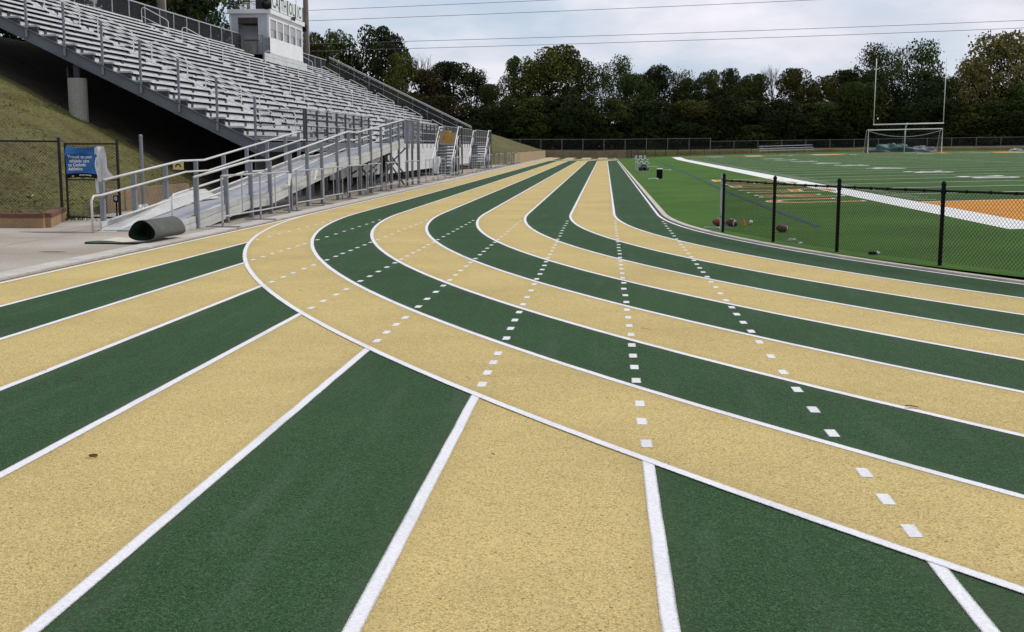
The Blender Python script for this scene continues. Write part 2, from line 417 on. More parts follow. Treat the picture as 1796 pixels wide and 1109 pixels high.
def arc_near(d, th): return (RC-(RC+d)*math.cos(th), Y0-(RC+d)*math.sin(th), 0)
def arc_far(d, th): return (RC-(RC+d)*math.cos(th), YF+(RC+d)*math.sin(th), 0)
def oval(d, z, t0=2.0, t1=1.75):
    P = [arc_near(d, t0*(1-i/150)) for i in range(150)]
    P += [(-d, Y0+(YF-Y0)*i/48, 0) for i in range(48)]
    P += [arc_far(d, t1*i/90) for i in range(91)]
    return [(x, y, z) for x, y, _ in P]
def straight(x, y0, y1, z, n=24): return [(x, y0+(y1-y0)*i/n, z) for i in range(n+1)]
# running surface: the chute under, the oval 4 mm above
b = MB()
for k in range(8):
    m = 1 if k % 2 == 0 else 0                # lane 1,3,5,7 green; 2,4,6,8 gold
    b.strip(straight(-(k+1)*W, -7, Y0+.0, 0), straight(-k*W, -7, Y0, 0), m)
    b.strip(straight(-(k+1)*W, YF, 164, 0), straight(-k*W, YF, 164, 0), m)
    b.strip(oval((k+1)*W, .004), oval(k*W, .004), m)
b.strip(straight(0, -7, Y0, 0), straight(16, -7, Y0, 0), 1)
b.strip(straight(0, YF, 164, 0), straight(14, YF, 164, 0), 1)
b.strip(straight(-8*W-.10, -7, 164, 0, 60), straight(-8*W, -7, 164, 0, 60), 0)

tag(b.build('running_track', [GOLD, GREEN], lift=LT), kind='structure')
# lane lines
b = MB(); h = .033
for k in range(9):
    b.strip(oval(k*W+h, .0066), oval(k*W-h, .0066))
    # chute line ends where the outermost curve line crosses it
    x = -k*W
    dy = math.sqrt(max(0, (RC+8*W)**2-(RC-x)**2))
    if k < 8:
        b.strip(straight(x-h, -7, Y0-dy, .0038), straight(x+h, -7, Y0-dy+.02, .0038))
        b.strip(straight(x-h, YF+dy, 164, .0038), straight(x+h, YF+dy, 164, .0038))
    else:
        b.strip(straight(x-h, -7, Y0, .0038), straight(x+h, -7, Y0, .0038))
        b.strip(straight(x-h, YF, 164, .0038), straight(x+h, YF, 164, .0038))
tag(b.build('lane_lines', LINE, lift=LT), kind='structure')
# dotted continuation of the chute lines through the curve
b = MB()
for k in range(8):
    x = -k*W
    for j in range(k+1, 9):
        ya = Y0-math.sqrt((RC+j*W)**2-(RC+k*W)**2)
        yb = Y0-math.sqrt((RC+(j-1)*W)**2-(RC+k*W)**2)
        if j == k+1: yb = min(yb, 26.75)
        n = max(1, round((yb-ya)/(.57 if j > k+1 else .72)))
        for i in range(n):
            y = ya+(yb-ya)*(i+.5)/n
            if j == 8: y = ya+.16+(yb-ya-.36)*(i+.4)/n
            y += random.uniform(-.02, .02); xx = x+random.uniform(-.006, .006)
            b.strip([(xx-.033, y-.085, .0058), (xx-.033, y+.085, .0058)], [(xx+.033, y-.085, .0058), (xx+.033, y+.085, .0058)])
tag(b.build('dotted_lines', DOT, lift=LT), kind='structure')
# inner kerb and joint
b = MB()
A = oval(-.085, 0, 1.2, 1.75); B = oval(-.21, 0, 1.2, 1.75)
n = len(A)
up = lambda P, z: [(x, y, z) for x, y, _ in P]
b.strip(up(A, .028), up(B, .028)); b.strip(up(A, -.05), up(A, .028)); b.strip(up(B, .028), up(B, -.05)); b.e = []
tag(b.build('inner_kerb', KERBI, lift=LT), kind='structure')
b = MB(); b.strip(oval(-.02, .002, 1.2, 1.75), oval(-.09, .002, 1.2, 1.75)); b.e = []
tag(b.build('drain_joint', GAP, lift=LT), kind='structure')
# apron, outer kerb strip, joint
b = MB()
xo = -8*W-.10
b.strip(straight(xo-.05, -7, 166, -.002, 40), straight(xo, -7, 166, -.002, 40)); b.e = []
tag(b.build('outer_joint', GAP, lift=LZ), kind='structure')
b = MB()
b.longbox(xo-.41, xo-.05, -7, 166, -.06, .03, 4)
tag(b.build('outer_kerb', KERB, lift=LZ), kind='structure')
b = MB()
b.strip(straight(-34, -7, 25.3, .004, 10), straight(xo-.41, -7, 25.3, .004, 10))
b.strip(straight(-13.65, 25.3, 108, .004, 24), straight(xo-.41, 25.3, 108, .004, 24))
b.strip(straight(-9.75, 108, 166, .004, 14), straight(xo-.41, 108, 166, .004, 14)); b.e = []
tag(b.build('apron_pavement', CONC, lift=LZ), kind='structure')
b = MB()
for i in range(44):
    y = -4+3.05*i; b.strip([(-13.6 if y > 25 else -24, y, .008), (xo-.45, y, .008)], [(-13.6 if y > 25 else -24, y+.012, .008), (xo-.45, y+.012, .008)])
b.strip(straight(-11.3, -6, 21.5, .008), straight(-11.312, -6, 21.5, .008)); b.e = []
tag(b.build('pavement_joints', mat('joint_grime', (.15,.13,.11), .9, var=.3, scale=4), lift=LZ), kind='structure')
# dark patches in the apron
b = MB()
for (x0, x1, y0, y1) in ((-10.15,-9.75,17.6,17.75),(-10.3,-9.9,15.9,16.02),(-12.6,-11.2,21.75,22.05)):
    c = ((x0+x1)/2, (y0+y1)/2)
    b.face([(c[0]+(x1-x0)/2*math.cos(t)*(1+.25*math.sin(3*t)), c[1]+(y1-y0)/2*math.sin(t), .0085) for t in [i*math.pi/10 for i in range(20)]])
tag(b.build('pavement_patches', mat('dark_patch', (.13,.115,.10), .8, var=.3, scale=8)), kind='structure')
# infield turf
def xk(y):
    d = RC-.22
    if y < Y0: q = d*d-(Y0-y)**2; return RC-math.sqrt(max(0, q))
    if y > YF: q = d*d-(y-YF)**2; return RC-math.sqrt(max(0, q))
    return .22
b = MB()
ys = frange(Y0-RC+1, 30, .6)+frange(30, 127, 2.5)+frange(127, 157.5, .8)+[157.5]
for y in ys:
    x0 = xk(y)
    for i in range(41):
        t = i/40; t = t*t*.6+t*.4
        x = x0+(64-x0)*t
        b.v.append((x, y, turf(x, y)))
for j in range(len(ys)-1):
    for i in range(40):
        a = j*41+i; b.f.append((a, a+1, a+42, a+41)); b.m.append(0)
tag(b.build('infield_turf', TURF, smooth=True), kind='structure')

# field markings, draped on the turf
def drape(b, x0, x1, y0, y1, z, m=0, step=3.0):
    nx = max(1, int((x1-x0)/step)); ny = max(1, int((y1-y0)/step))
    b.grid(lambda u, v: (x0+(x1-x0)*u, y0+(y1-y0)*v, z), nx, ny, m)
O, BW, YE = 6.12, .95, 22.19
XI, XR, YG, YT = O+BW, O+BW+48.8, YE+BW+9.14, YE+BW+109.7-9.14
YB = YE+BW+109.7
b = MB()
drape(b, O, XI, YE, YB+BW, .006); drape(b, XR, XR+BW, YE, YB+BW, .006)
drape(b, XI, XR, YE, YE+BW, .006); 
tag(b.build('boundary_stripe', FWHITE, lift=LF), kind='structure')
b = MB()
drape(b, XI, XR, YE+BW, YG, .005)
x = XI; i = 0
rr = random.Random(5)
while x < XR:                           # far end line: orange blocks between pale ones
    w = rr.uniform(.5, 1.9)
    drape(b, x, min(XR, x+w), YT+4.5+rr.uniform(-.6,.6), YB+BW, .006, (0, 2, 1, 2, 0, 2)[i % 6]); x += w; i += 1
tag(b.build('end_zone_paint', [FORANGE, FWHITE, TAN], lift=LF), kind='structure')
b = MB()
for n in range(0, 21):
    y = YG+4.572*n
    drape(b, XI+.1, XR, y-.075, y+.075, .0055)
for n in range(1, 100):
    if n % 5:
        y = YG+.9144*n
        for x in (XI+.15, XI+17.5):
            drape(b, x, x+.6, y-.05, y+.05, .0055)
tag(b.build('yard_lines', FTHIN, lift=LF), kind='structure')
b = MB()
for n in range(1, 10):
    d = (10, 20, 30, 40, 50, 40, 30, 20, 10)[n-1]
    y = YG+9.144*n
    for s, ch in ((1, str(d)[0]), (-1, str(d)[1])):
        add_text(b, ch, 2.4, lambda px, py: (14.55+py*1.08, y+s*.95-px, .0075), bold=.055, xs=1.0)
tag(b.build('yard_numbers', FWHITE, lift=LF), kind='structure')
# blue restraint line along the sideline
b = MB()
pts = [(2.97,23.9),(2.93,30),(2.93,42.1),(3.2,60),(3.38,70.5),(3.55,95),(3.67,117.3)]
b.strip([(x-.065, y, .006) for x, y in pts], [(x+.065, y, .006) for x, y in pts]); b.e = []
tag(b.build('blue_line', FBLUE, lift=LF), kind='structure')
# painted lettering on the sideline turf: orange strokes edged in white
b = MB()
def stroke(P, w=.26):
    for (q, m, z) in ((w+.16, 0, .007), (w, 1, .011)):
        e = .12 if m == 0 else 0
        P2 = [Vector((*p, 0)) for p in P]
        A = []; B = []
        for i, p in enumerate(P2):
            d = (P2[min(i+1, len(P2)-1)]-P2[max(0, i-1)]).normalized()
            if i == 0: p = p-d*e
            if i == len(P2)-1: p = p+d*e
            nn = Vector((-d.y, d.x, 0))*q/2
            A.append((p.x+nn.x, p.y+nn.y, z)); B.append((p.x-nn.x, p.y-nn.y, z))
        b.strip(A, B, m)
def bowl(x0, x1, y0, y1):
    return [(x1, y0)]+[(x0+.75-.75*math.sin(t), (y0+y1)/2-(y1-y0)/2*math.cos(t)) for t in [math.pi*i/8 for i in range(9)]]+[(x1-.5, y1)]
stroke(bowl(3.5, 5.8, 33.3, 35.0))
stroke([(3.6,37.0),(5.9,36.6)]); stroke([(3.6,38.2),(5.4,37.9)]); stroke([(4.2,37.8),(4.9,36.9)])
stroke([(3.6,40.3),(6.4,40.2)]); stroke([(5.2,40.3),(5.3,42.0),(5.9,42.5),(6.35,42.0),(6.4,40.4)]); stroke([(5.2,41.4),(3.6,42.4)])
for y in (45.2, 46.9, 48.4, 50.2): stroke([(3.7,y),(6.4,y-.2)])
stroke([(3.75,45.2),(3.75,46.9)]); stroke([(6.4,48.4),(6.35,50.0)]); stroke([(5.0,48.3),(5.0,50.1)])
stroke([(3.7,52.6),(6.5,52.2)]); stroke([(3.7,54.6),(6.4,54.4)]); stroke([(3.75,52.6),(3.75,54.5)])
b.e = []
tag(b.build('painted_lettering', [FWHITE, FORANGE], lift=LF), kind='structure')

# ------------------------------------------------------------------ black chain link fence on the inside of the near bend
def fence_arc(name, label, far, angs, d, pitch, r, group=None, h=1.06, pr=.028):
    arc = arc_far if far else arc_near
    P = []
    n = len(angs)
    for a in angs:
        x, y, _ = arc(d, a); P.append(Vector((x, y, turf(x, y))))
    t = thing(name, label, 'fence', P[0], group)
    for p in P:
        b = MB(); b.tube([p-Vector((0,0,.05)), p+Vector((0,0,h+.03))], pr, 8)
        b.lathe(p+Vector((0,0,h+.02)), [(pr+.006,0),(pr+.006,.03),(pr*.8,.05),(.008,.062)], 8)
        b.build('post', BLACK, t, smooth=False)
    b = MB()
    b.tube([p+Vector((0,0,h-.055)) for p in P], .018, 6)
    for i in range(n-1):                       # tie wires on the rail
        for k in range(1, 6):
            q = P[i].lerp(P[i+1], k/6)+Vector((0,0,h-.055)); dd = (P[i+1]-P[i]).normalized()
            b.tube([q-dd*.01, q+dd*.01], .026, 6)
        b.tube([P[i]+Vector((0,0,h-.1)), P[i]+Vector((0,0,h-.02))], pr+.006, 8)
    b.build('top_rail', BLACK, t)
    b = MB()
    for i in range(n-1): b.chain(P[i]+Vector((0,0,.04)), P[i+1]+Vector((0,0,.04)), h-.09, pitch, r)
    b.build('wire_mesh', BLACK, t)
    return t
fence_arc('chain_link_fence', 'black vinyl chain link fence along the inside of the near bend', False, [.199,.283,.354,.4335,.515,.597,.68,.76], -.39, .062, .0027)
fence_arc('chain_link_fence', 'black chain link fence round the far bend of the track', True, [.187+.0836*i for i in range(15)], -.57, .16, .004)

# ------------------------------------------------------------------ bleachers
BX, BY0, BY1 = -12.8, 38.0, 100.5
RUN, RISE, NR, ZW = .618, .298, 20, 1.78
ZR = ZW+.10
AIS = (45, 60, 75, 90)
SEC = [(38.15, 44.4), (45.6, 59.4), (60.6, 74.4), (75.6, 89.4), (90.6, 100.4)]
bl = thing('bleachers', 'long aluminium grandstand bleachers with a press box on top, rising over the grass bank', 'bleachers', (BX, BY0, zg(BY0)))
seat0 = []
for (a, c) in SEC:
    b = MB()
    b.longbox(BX-.62, BX-.49, a, c, ZR+.38, ZR+.42); b.longbox(BX-.485, BX-.355, a, c, ZR+.38, ZR+.42)
    b.longbox(BX-.356, BX-.34, a, c, ZR+.355, ZR+.419)
    y = a+.5
    while y < c:
        b.box(BX-.5, BX-.405, y-.10, y+.10, ZR+.165, ZR+.375, 1); y += 1.8
    b.longbox(BX-.57, BX-.55, a, c, ZR+.15, ZR+.378, 6, 1)  # added dark strip, stands for the shade behind the seat gap
    seat0.append(b.build('seat', [ALU, DARK], bl, lift=LZ))
for i in range(NR):
    for k, s in enumerate(seat0):
        if i == 0: continue
        if k == 3 and i >= 17: continue
        c = s.copy(); COL.objects.link(c); c.parent = bl; c.location = (-RUN*i, 0, RISE*i)
        if k == 3: pass
b = MB(); b.longbox(BX-RUN+.19, BX+.178, BY0+.1, BY1, ZR-.03, ZR); fb = b.build('footboard', ALUD, bl, lift=LZ)
b = MB()
b.longbox(BX+.18, BX+.20, BY0+.1, BY1, ZR-.165, ZR-.030); b.longbox(BX+.18, BX+.206, BY0+.1, BY1, ZR-.275, ZR-.172)
rb = b.build('riser', ALU, bl, lift=LZ)
for i in range(1, NR):
    for s in (fb, rb):
        c = s.copy(); COL.objects.link(c); c.parent = bl; c.location = (-RUN*i, 0, RISE*i)
for i in range(NR):                          # dark plates closing the row ends over the near stringer
    b = MB(); x = BX-RUN*i; z = ZR+RISE*i
    b.box(x-.80, x-.37, BY0+.01, BY0+.12, z-.10, z+.372, 1); b.box(x-.84, x-.345, BY0+.0, BY0+.13, z+.372, z+.43)
    b.build('row_end_plate', [ALUD, DARK], bl, lift=LZ)
rb.location = (-RUN*NR, 0, RISE*NR)        # the top row closes with a riser behind it
# intermediate steps in the aisles
for a in AIS:
    b = MB()
    for i in range(NR-1):
        if a == 75 and i > 17: continue
        x = BX-RUN*(i+1)+.0; z = ZR+RISE*i
        b.box(x+.21, x+.47, a-.55, a+.55, z+.11, z+.15); b.box(x+.45, x+.468, a-.55, a+.55, z+.0, z+.11)
    b.build('aisle_steps', ALU, bl, lift=LZ)
    for k in range(6):
        i0 = .6+3.4*k
        if a == 75 and k > 4: continue
        x0, x1 = BX-RUN*i0-.1, BX-RUN*(i0+2.25)-.1
        z0, z1 = ZR+RISE*i0-.05, ZR+RISE*(i0+2.25)-.05
        b = MB(); q = .14
        b.tube([(x0,a,z0),(x0,a,z0+.86),(x0-.05,a,z0+.95),(x0-.14,a,z0+1.02),(x1+.16,a,z1+.94),(x1+.05,a,z1+.92),(x1,a,z1+.82),(x1,a,z1)], .021, 6)
        b.tube([(x0,a,z0+.5),(x1,a,z1+.5)], .018, 6)
        b.build('aisle_handrail', WTUBE, bl, lift=LZ)
SL = RISE/RUN
G_ = 0
def zs(x): return ZW+.04+SL*(-12.73-x)
# sloping steel stringers, near one in full view
for y in (38.0, 50.5, 63.0, 75.5, 88.0, 100.45):
    b = MB(); xa, xb = -12.45, -25.3
    za, zb = zs(xa), zs(xb)
    b.face([(xa,y-.012,za-.38),(xb,y-.012,zb-.38),(xb,y-.012,zb),(xa,y-.012,za)]); b.face([(xa,y+.012,za),(xb,y+.012,zb),(xb,y+.012,zb-.38),(xa,y+.012,za-.38)])
    for dz in (0, -.38):
        b.bar((xa,y-.0,za+dz),(xb,y-.0,zb+dz), .17, .026)
    b.build('stringer', STEEL, bl, lift=LZ)
    for x in (-18.75, -24.0):
        zb_ = hill(x, y)-zg(y)-.3
        b = MB(); b.tube([(x,y+.12,zb_),(x,y+.12,zs(x)-.85)], .31, 16)
        b.box(x-.22, x+.22, y-.08, y+.3, zs(x)-.87, zs(x)-.85, 1); b.box(x-.10, x+.10, y+.08, y+.16, zs(x)-.85, zs(x)-.38, 1)
        b.box(x-.26, x-.24, y-.06, y+.06, zs(x)-.95, zs(x)-.5, 1); 
        b.build('pier', [PIER, DARK], bl, lift=LZ)
b = MB()                                     # purlins under the deck
for i in range(0, NR, 3):
    x = BX-RUN*i-.3; b.longbox(x-.05, x+.05, BY0+.05, BY1-.1, zs(x)-.17, zs(x)+.0)
for y in (50.5, 63, 75.5, 88):
    b.bar((-15, y, 1.6), (-22, y-.0, 3.2), .07, .07)
b.build('deck_purlin', DARK, bl, lift=LZ)
# guard rails at both ends
def end_rail(y, far):
    b = MB(); g = 1.46
    xa, xb = -12.73, -24.95
    b.tube([(xa+.0,y,zs(xa)+g),(xb,y,zs(xb)+g)], .026, 6); b.tube([(xa,y,zs(xa)+g-.11),(xb,y,zs(xb)+g-.11)], .02, 6)
    b.tube([(xa,y,zs(xa)+g-.55),(xb,y,zs(xb)+g-.55)], .014, 6)
    r = b.build('end_guardrail', WTUBE, bl, lift=LZ)
    for i in range(10):
        x = xa-1.262*i
        b = MB(); b.box(x-.035, x+.035, y-(.085 if not far else -.02), y-(.022 if not far else -.083), zs(x)-.27, zs(x)+g-.02)
        b.build('rail_post', POSTG, r, lift=LZ)
    if far:
        b = MB(); n0 = (Vector((xb,0,zs(xb)))-Vector((xa,0,zs(xa))))
        b.chain((xa,y,zs(xa)+.1), (xb,y,zs(xb)+.1), g-.2, .085, .009)
        b.build('guard_mesh', WIRED, r, lift=LZ)
end_rail(BY0, False); end_rail(BY1, True)
# back fence on the top row
XB = BX-RUN*NR-.05; ZB = ZR+RISE*NR
def back(y0, y1):
    b = MB(); b.longbox(XB-.03, XB+.03, y0, y1, ZB+1.02, ZB+1.08); b.longbox(XB-.02, XB+.02, y0, y1, ZB+.05, ZB+.09)
    r = b.build('back_guardrail', GALV, bl, lift=LZ)
    y = y0
    while y <= y1+.01:
        b = MB(); b.tube([(XB,y,ZB-.3),(XB,y,ZB+1.04)], .03, 6); b.build('rail_post', GALV, r, lift=LZ); y += 2.05
    b = MB(); b.chain((XB-.03,y0,ZB+.06), (XB-.03,y1,ZB+.06),   .97, .085, .010); b.build('guard_mesh', WIRED, r, lift=LZ)
back(BY0, 76.9); back(86.3, BY1)
# front walkway with fascia, panels and railing
XF = -11.08
b = MB(); b.longbox(BX, XF, BY0, BY1, ZW-.05, ZW); b.build('walkway', DECK, bl, lift=LZ)
b = MB(); b.box(BX, XF, BY0-.03, BY0, ZW-.30, ZW+.01); b.longbox(XF, XF+.03, BY0, 52, ZW-.30, ZW+.01); b.longbox(BX-.0, BX+.03, BY0, 52, ZW-1.2, ZW-.06)
b.build('fascia', STEEL, bl, lift=LZ)
for (a, c, xp) in ((42.5, 52.1, XF-.28), (52.2, 68.6, XF), (72.4, 86.2, XF), (90.0, BY1, XF)):
    b = MB()
    for k in range(6):
        b.longbox(xp-.02, xp+(.012 if k % 2 else .02), a, c, .42+k*.226, .42+k*.226+.222)
    b.build('front_panel', ALU, bl, lift=LZ)
b = MB(); b.box(XF-.5, XF+.03, BY1+.003, BY1+.03, .25, ZW+.0); b.build('end_panel', PWHITE, bl, lift=LZ)
def front_rail(y0, y1, x0=XF, x1=None):
    x1 = x0 if x1 is None else x1
    b = MB()
    for dz in (1.06, .55, .14): b.tube([(x0,y0,ZW+dz),(x1,y1,ZW+dz)], .02, 6)
    r = b.build('front_guardrail', GALV, bl, lift=LZ)
    L = math.hypot(x1-x0, y1-y0); n = max(1, int(L/1.4))
    for i in range(n+1):
        t = i/n; x = x0+(x1-x0)*t; y = y0+(y1-y0)*t
        b = MB(); b.box(x-.035, x+.035, y-.035, y+.035, ZW-.25, ZW+1.09); b.build('rail_post', DARKP, r, lift=LZ)
    b = MB(); b.chain((x0,y0,ZW+.12), (x1,y1,ZW+.12), .94, .09, .0032); b.build('guard_mesh', WIREG, r, lift=LZ)
front_rail(BY0, BY0, BX+.05, XF-.04); front_rail(BY0+.1, 48.4); front_rail(52.3, 68.7); front_rail(70.9, 86.3); front_rail(88.4, BY1)

# press box on the top rows
PX, PXB, PY0, PY1, PZ0, PZ1 = -23.45, -26.1, 77.3, 85.9, 7.72, 10.25
pb = thing('press_box', 'white press box with five windows on top of the bleachers', 'press box', (PX, PY0, PZ0+zg(PY0)))
b = MB()
b.box(PX-.12, PX, PY0, PY1, PZ0, PZ0+1.02); b.box(PX-.12, PX, PY0, PY1, PZ1-.32, PZ1)       # front wall below and above the windows
for i in range(6):
    y = PY0+.18+(PY1-PY0-.36)*i/5
    b.box(PX-.12, PX+.0, (PY0 if i == 0 else y-.12), (PY1 if i == 5 else y+.12), PZ0+1.02, PZ1-.32)
b.box(PXB, PX-.12, PY1-.12, PY1, PZ0, PZ1); b.box(PXB, PXB+.12, PY0, PY1-.12, PZ0, PZ1)
b.box(PXB+.12, PX-.12, PY0, PY1-.12, PZ0-.12, PZ0)
b.build('wall', PWHITE, pb, lift=LZ)
b = MB()                                     # side wall with the open porch door
b.box(PXB+.121, PXB+.55, PY0+.01, PY0+.12, PZ0, PZ1); b.box(PX-.75, PX-.121, PY0+.01, PY0+.12, PZ0, PZ1)
b.box(PXB+.55, PX-.75, PY0+.01, PY0+.12, PZ1-.25, PZ1)
for i in range(9):
    x = PXB+.16+i*.28
    if x < PXB+.5 or x > PX-.72: b.box(x, x+.03, PY0-.005, PY0+.012, PZ0+.02, PZ1-.02)
b.build('side_wall', PSHADE, pb, lift=LZ)
b = MB(); b.box(PXB+.121, PX-.121, PY0+1.6, PY0+1.7, PZ0, PZ1-.01); b.build('porch_back', PWHITE, pb, lift=LZ)
b = MB(); b.box(PXB+.56, PX-.76, PY0+.02, PY0+1.59, PZ1-.62, PZ1-.26); b.build('porch_ceiling', INSIDE, pb, lift=LZ)
b = MB(); b.box(PX-1.5, PX-.55, PY0-.95, PY0-.3, PZ0+.72, PZ0+.78); 
for x in (PX-1.46, PX-.6): b.box(x, x+.05, PY0-.9, PY0-.85, PZ0-.2, PZ0+.72)
b.build('porch_table', INSIDE, pb, lift=LZ)
b = MB()
for i in range(5): b.box(PXB+.75+i*.15, PXB+.85+i*.15, PY0-.06, PY0-.03, PZ0-.1, PZ0+.62)
b.build('timber_slats', TAN, pb, lift=LZ)
b = MB(); b.box(PXB, PX, PY0-1.5, PY0, PZ0-.2, PZ0-.12); b.box(PX-.05, PX+.0, PY0-1.5, PY0, PZ0-1.0, PZ0-.2); b.build('porch_floor', STEEL, pb, lift=LZ)
b = MB()
for dz in (.98, .5): b.tube([(PXB,PY0-1.5,PZ0+dz),(PX,PY0-1.5,PZ0+dz),(PX,PY0-.05,PZ0+dz)], .022, 6)
for x, y in ((PXB,PY0-1.5),(PX-1.3,PY0-1.5),(PX,PY0-1.5),(PX,PY0-.06)): b.box(x-.04, x+.04, y-.04, y+.04, PZ0-.9, PZ0+1.0)
b.chain((PX,PY0-1.5,PZ0-.1), (PX,PY0-.05,PZ0-.1), 1.0, .08, .007); b.chain((PX-1.3,PY0-1.5,PZ0-.1), (PX,PY0-1.5,PZ0-.1), 1.0, .08, .005)
b.build('porch_railing', STEEL, pb, lift=LZ)
for i in range(5):
    y0 = PY0+.18+(PY1-PY0-.36)*i/5+.12; y1 = PY0+.18+(PY1-PY0-.36)*(i+1)/5-.12
    b = MB(); b.box(PX-.075, PX-.055, y0, y1, PZ0+1.02, PZ1-.32); f = b.build('window', PANE, pb, lift=LZ)
    b = MB(); b.box(PX-.06, PX-.045, y1-(y1-y0)*.28, y1-.005, PZ0+1.03, PZ0+1.55); b.box(PX-.058, PX-.043, y0, y1, PZ0+1.55, PZ0+1.585); b.build('pane', PANED, f, lift=LZ)
b = MB(); b.box(PXB-.1, PX+.16, PY0-.12, PY1+.1, PZ1+.003, PZ1+.28); rf = b.build('roof', PWHITE, pb, lift=LZ)
b = MB(); b.box(PX+.003, PX+.03, PY0+.02, PY1-.02, PZ0-.06, PZ0+.0)
for k in range(5): b.box(PX-.02, PX+(.05 if k % 2 else .065), PY0-1.4, PY1+.9, PZ0-1.25+k*.235, PZ0-1.25+k*.235+.23)
b.build('skirt', mat('pale_green_panel', (.52,.55,.54), .55, var=.08, scale=1.5), pb, lift=LZ)
b = MB(); zr = PZ1+.28
for (p, q) in (((PXB,PY0-.05),(PX+.1,PY0-.05)), ((PXB,PY1),(PX+.1,PY1)), ((PXB,PY0-.05),(PXB,PY1)), ((PX+.1,PY0-.05),(PX+.1,PY1))):
    for dz in (1.0, .5): b.tube([(p[0],p[1],zr+dz),(q[0],q[1],zr+dz)], .02, 6)
    n = 4
    for i in range(n+1):
        x = p[0]+(q[0]-p[0])*i/n; y = p[1]+(q[1]-p[1])*i/n; b.tube([(x,y,zr),(x,y,zr+1.02)], .024, 6)
b.chain((PXB,PY0-.05,zr+.02), (PX+.1,PY0-.05,zr+.02), .96, .08, .006)
b.build('roof_railing', DARK, rf, lift=LZ)
for i, s in enumerate(('CA', 'TH', 'OL', 'IC')):
    y0 = PY0+.15+i*2.05
    b = MB(); b.box(PX+.13, PX+.17, y0, y0+1.72, zr+.03, zr+1.0); pn = b.build('sign_panel', PWHITE, rf, lift=LZ)
    b = MB(); add_text(b, s, 1.12, lambda px, py: (PX+.175, y0+.86+px, zr+.5+py), bold=.012)
    b.build('lettering', SIGNG, pn, lift=LZ)
b = MB(); b.box(PX+.1, PX+.14, PY0, PY1, zr+.0, zr+1.02); b.build('sign_backing', SIGNG, rf, lift=LZ)
b = MB(); b.tube([(PX+.2,PY0+5.0,PZ1+.2),(PX+.42,PY0+5.0,PZ1+.16)], .10, 8, r2=.17); b.tube([(PX+.1,PY0+5.0,PZ1+.0),(PX+.2,PY0+5.0,PZ1+.2)], .03, 6); b.build('flood_lamp', DARK, pb, lift=LZ)
b = MB()
for (ax, ay, ah) in ((PX-.2,PY0+3.0,2.6),(PX-.25,PY0+3.9,2.9),(PX-.2,PY1-.9,2.2),(PX-1.8,PY0+1.2,1.9)): b.tube([(ax,ay,zr),(ax+.02,ay,zr+ah)], .016, 5)
b.build('antenna', DARK, rf, lift=LZ)
b = MB(); b.box(PX-.9,PX-.5,PY0+.1,PY0+.5,zr,zr+.7); b.box(PX-1.0,PX-.62,PY0+1.3,PY0+1.8,zr,zr+1.25); b.bar((PX-1.5,PY0+.2,zr+.9),(PX-.4,PY0+.3,zr+.45),.06,.05)
b.build('roof_equipment', DARK, rf, lift=LZ)
def on_box(p): return (p[0], p[1], p[2]+zg(PY0))
# things on the press box roof
c = (PX-.35, PY0+.3, zr+zg(PY0))
b = MB(); b.lathe((c[0]+.25, c[1]-.45, c[2]+.28), [(.05,-.5),(.12,-.3),(.30,0),(.33,.03)], 14, axis='y'); b.tube([(c[0]+.25,c[1]-.3,c[2]-.0),(c[0]+.25,c[1]-.3,c[2]+1.15)], .035, 6); b.box(c[0]+.1,c[0]+.4,c[1]-.35,c[1]-.1,c[2]+.75,c[2]+1.2)
tag(b.build('loudspeaker', BLACK, loc=c), 'round black loudspeaker on the near corner of the press box roof', 'loudspeaker')
c = (PX-1.75, PY0+.5, zr+zg(PY0))
b = MB()
for x in (-.22, .18):
    for y in (0, .4): b.box(c[0]+x, c[0]+x+.04, c[1]+y, c[1]+y+.04, c[2], c[2]+(.45 if y == 0 else .85))
b.box(c[0]-.24, c[0]+.24, c[1]-.02, c[1]+.44, c[2]+.42, c[2]+.46); b.box(c[0]-.24, c[0]+.24, c[1]+.40, c[1]+.44, c[2]+.55, c[2]+.88)
tag(b.build('plastic_chair', TAN, loc=c), 'pale chair standing on the press box roof behind the railing', 'chair')
c = (PX-.3, PY1+.35, PZ1-.4+zg(PY1))
b = MB(); b.box(c[0]-.3, c[0]+.35, c[1], c[1]+.55, c[2]+.1, c[2]+.62); b.lathe((c[0]+.36, c[1]+.28, c[2]+.36), [(.2,0),(.24,.06)], 12, axis='x'); b.box(c[0]-.05,c[0]+.05,c[1]-.25,c[1],c[2]+.3,c[2]+.4)
tag(b.build('horn_speaker', BLACK, loc=c), 'dark boxed horn speaker at the far end of the press box', 'loudspeaker')

# light poles behind the stand
def pole(x, y, r, label):
    z = hill(x, y)
    t = thing('light_pole', label, 'pole', (x, y, z), 'light poles behind the bleachers')
    b = MB(); b.tube([(x,y,z-.3),(x,y,z+9),(x+.02,y,z+19)], r, 14, r2=r*.72); b.build('shaft', WOODP, t, smooth=True)
    b = MB(); b.tube([(x+r*.9,y-.02,z),(x+r*.7,y-.02,z+18)], .05, 6); b.build('conduit', GALV, t)
    b = MB(); b.box(x-1.6,x+1.6,y-.06,y+.06,z+17.6,z+17.8); b.build('crossarm', WOODP, t)
    for i in range(4):
        b = MB(); b.lathe((x-1.3+i*.86,y-.1,z+17.9), [(.1,0),(.28,.3)], 10); b.build('floodlight', GALV, t)
pole(-26.0, 65.0, .26, 'stout brown light pole behind the back fence, left of the press box')
pole(-26.4, 98.6, .24, 'brown light pole standing just right of the press box')

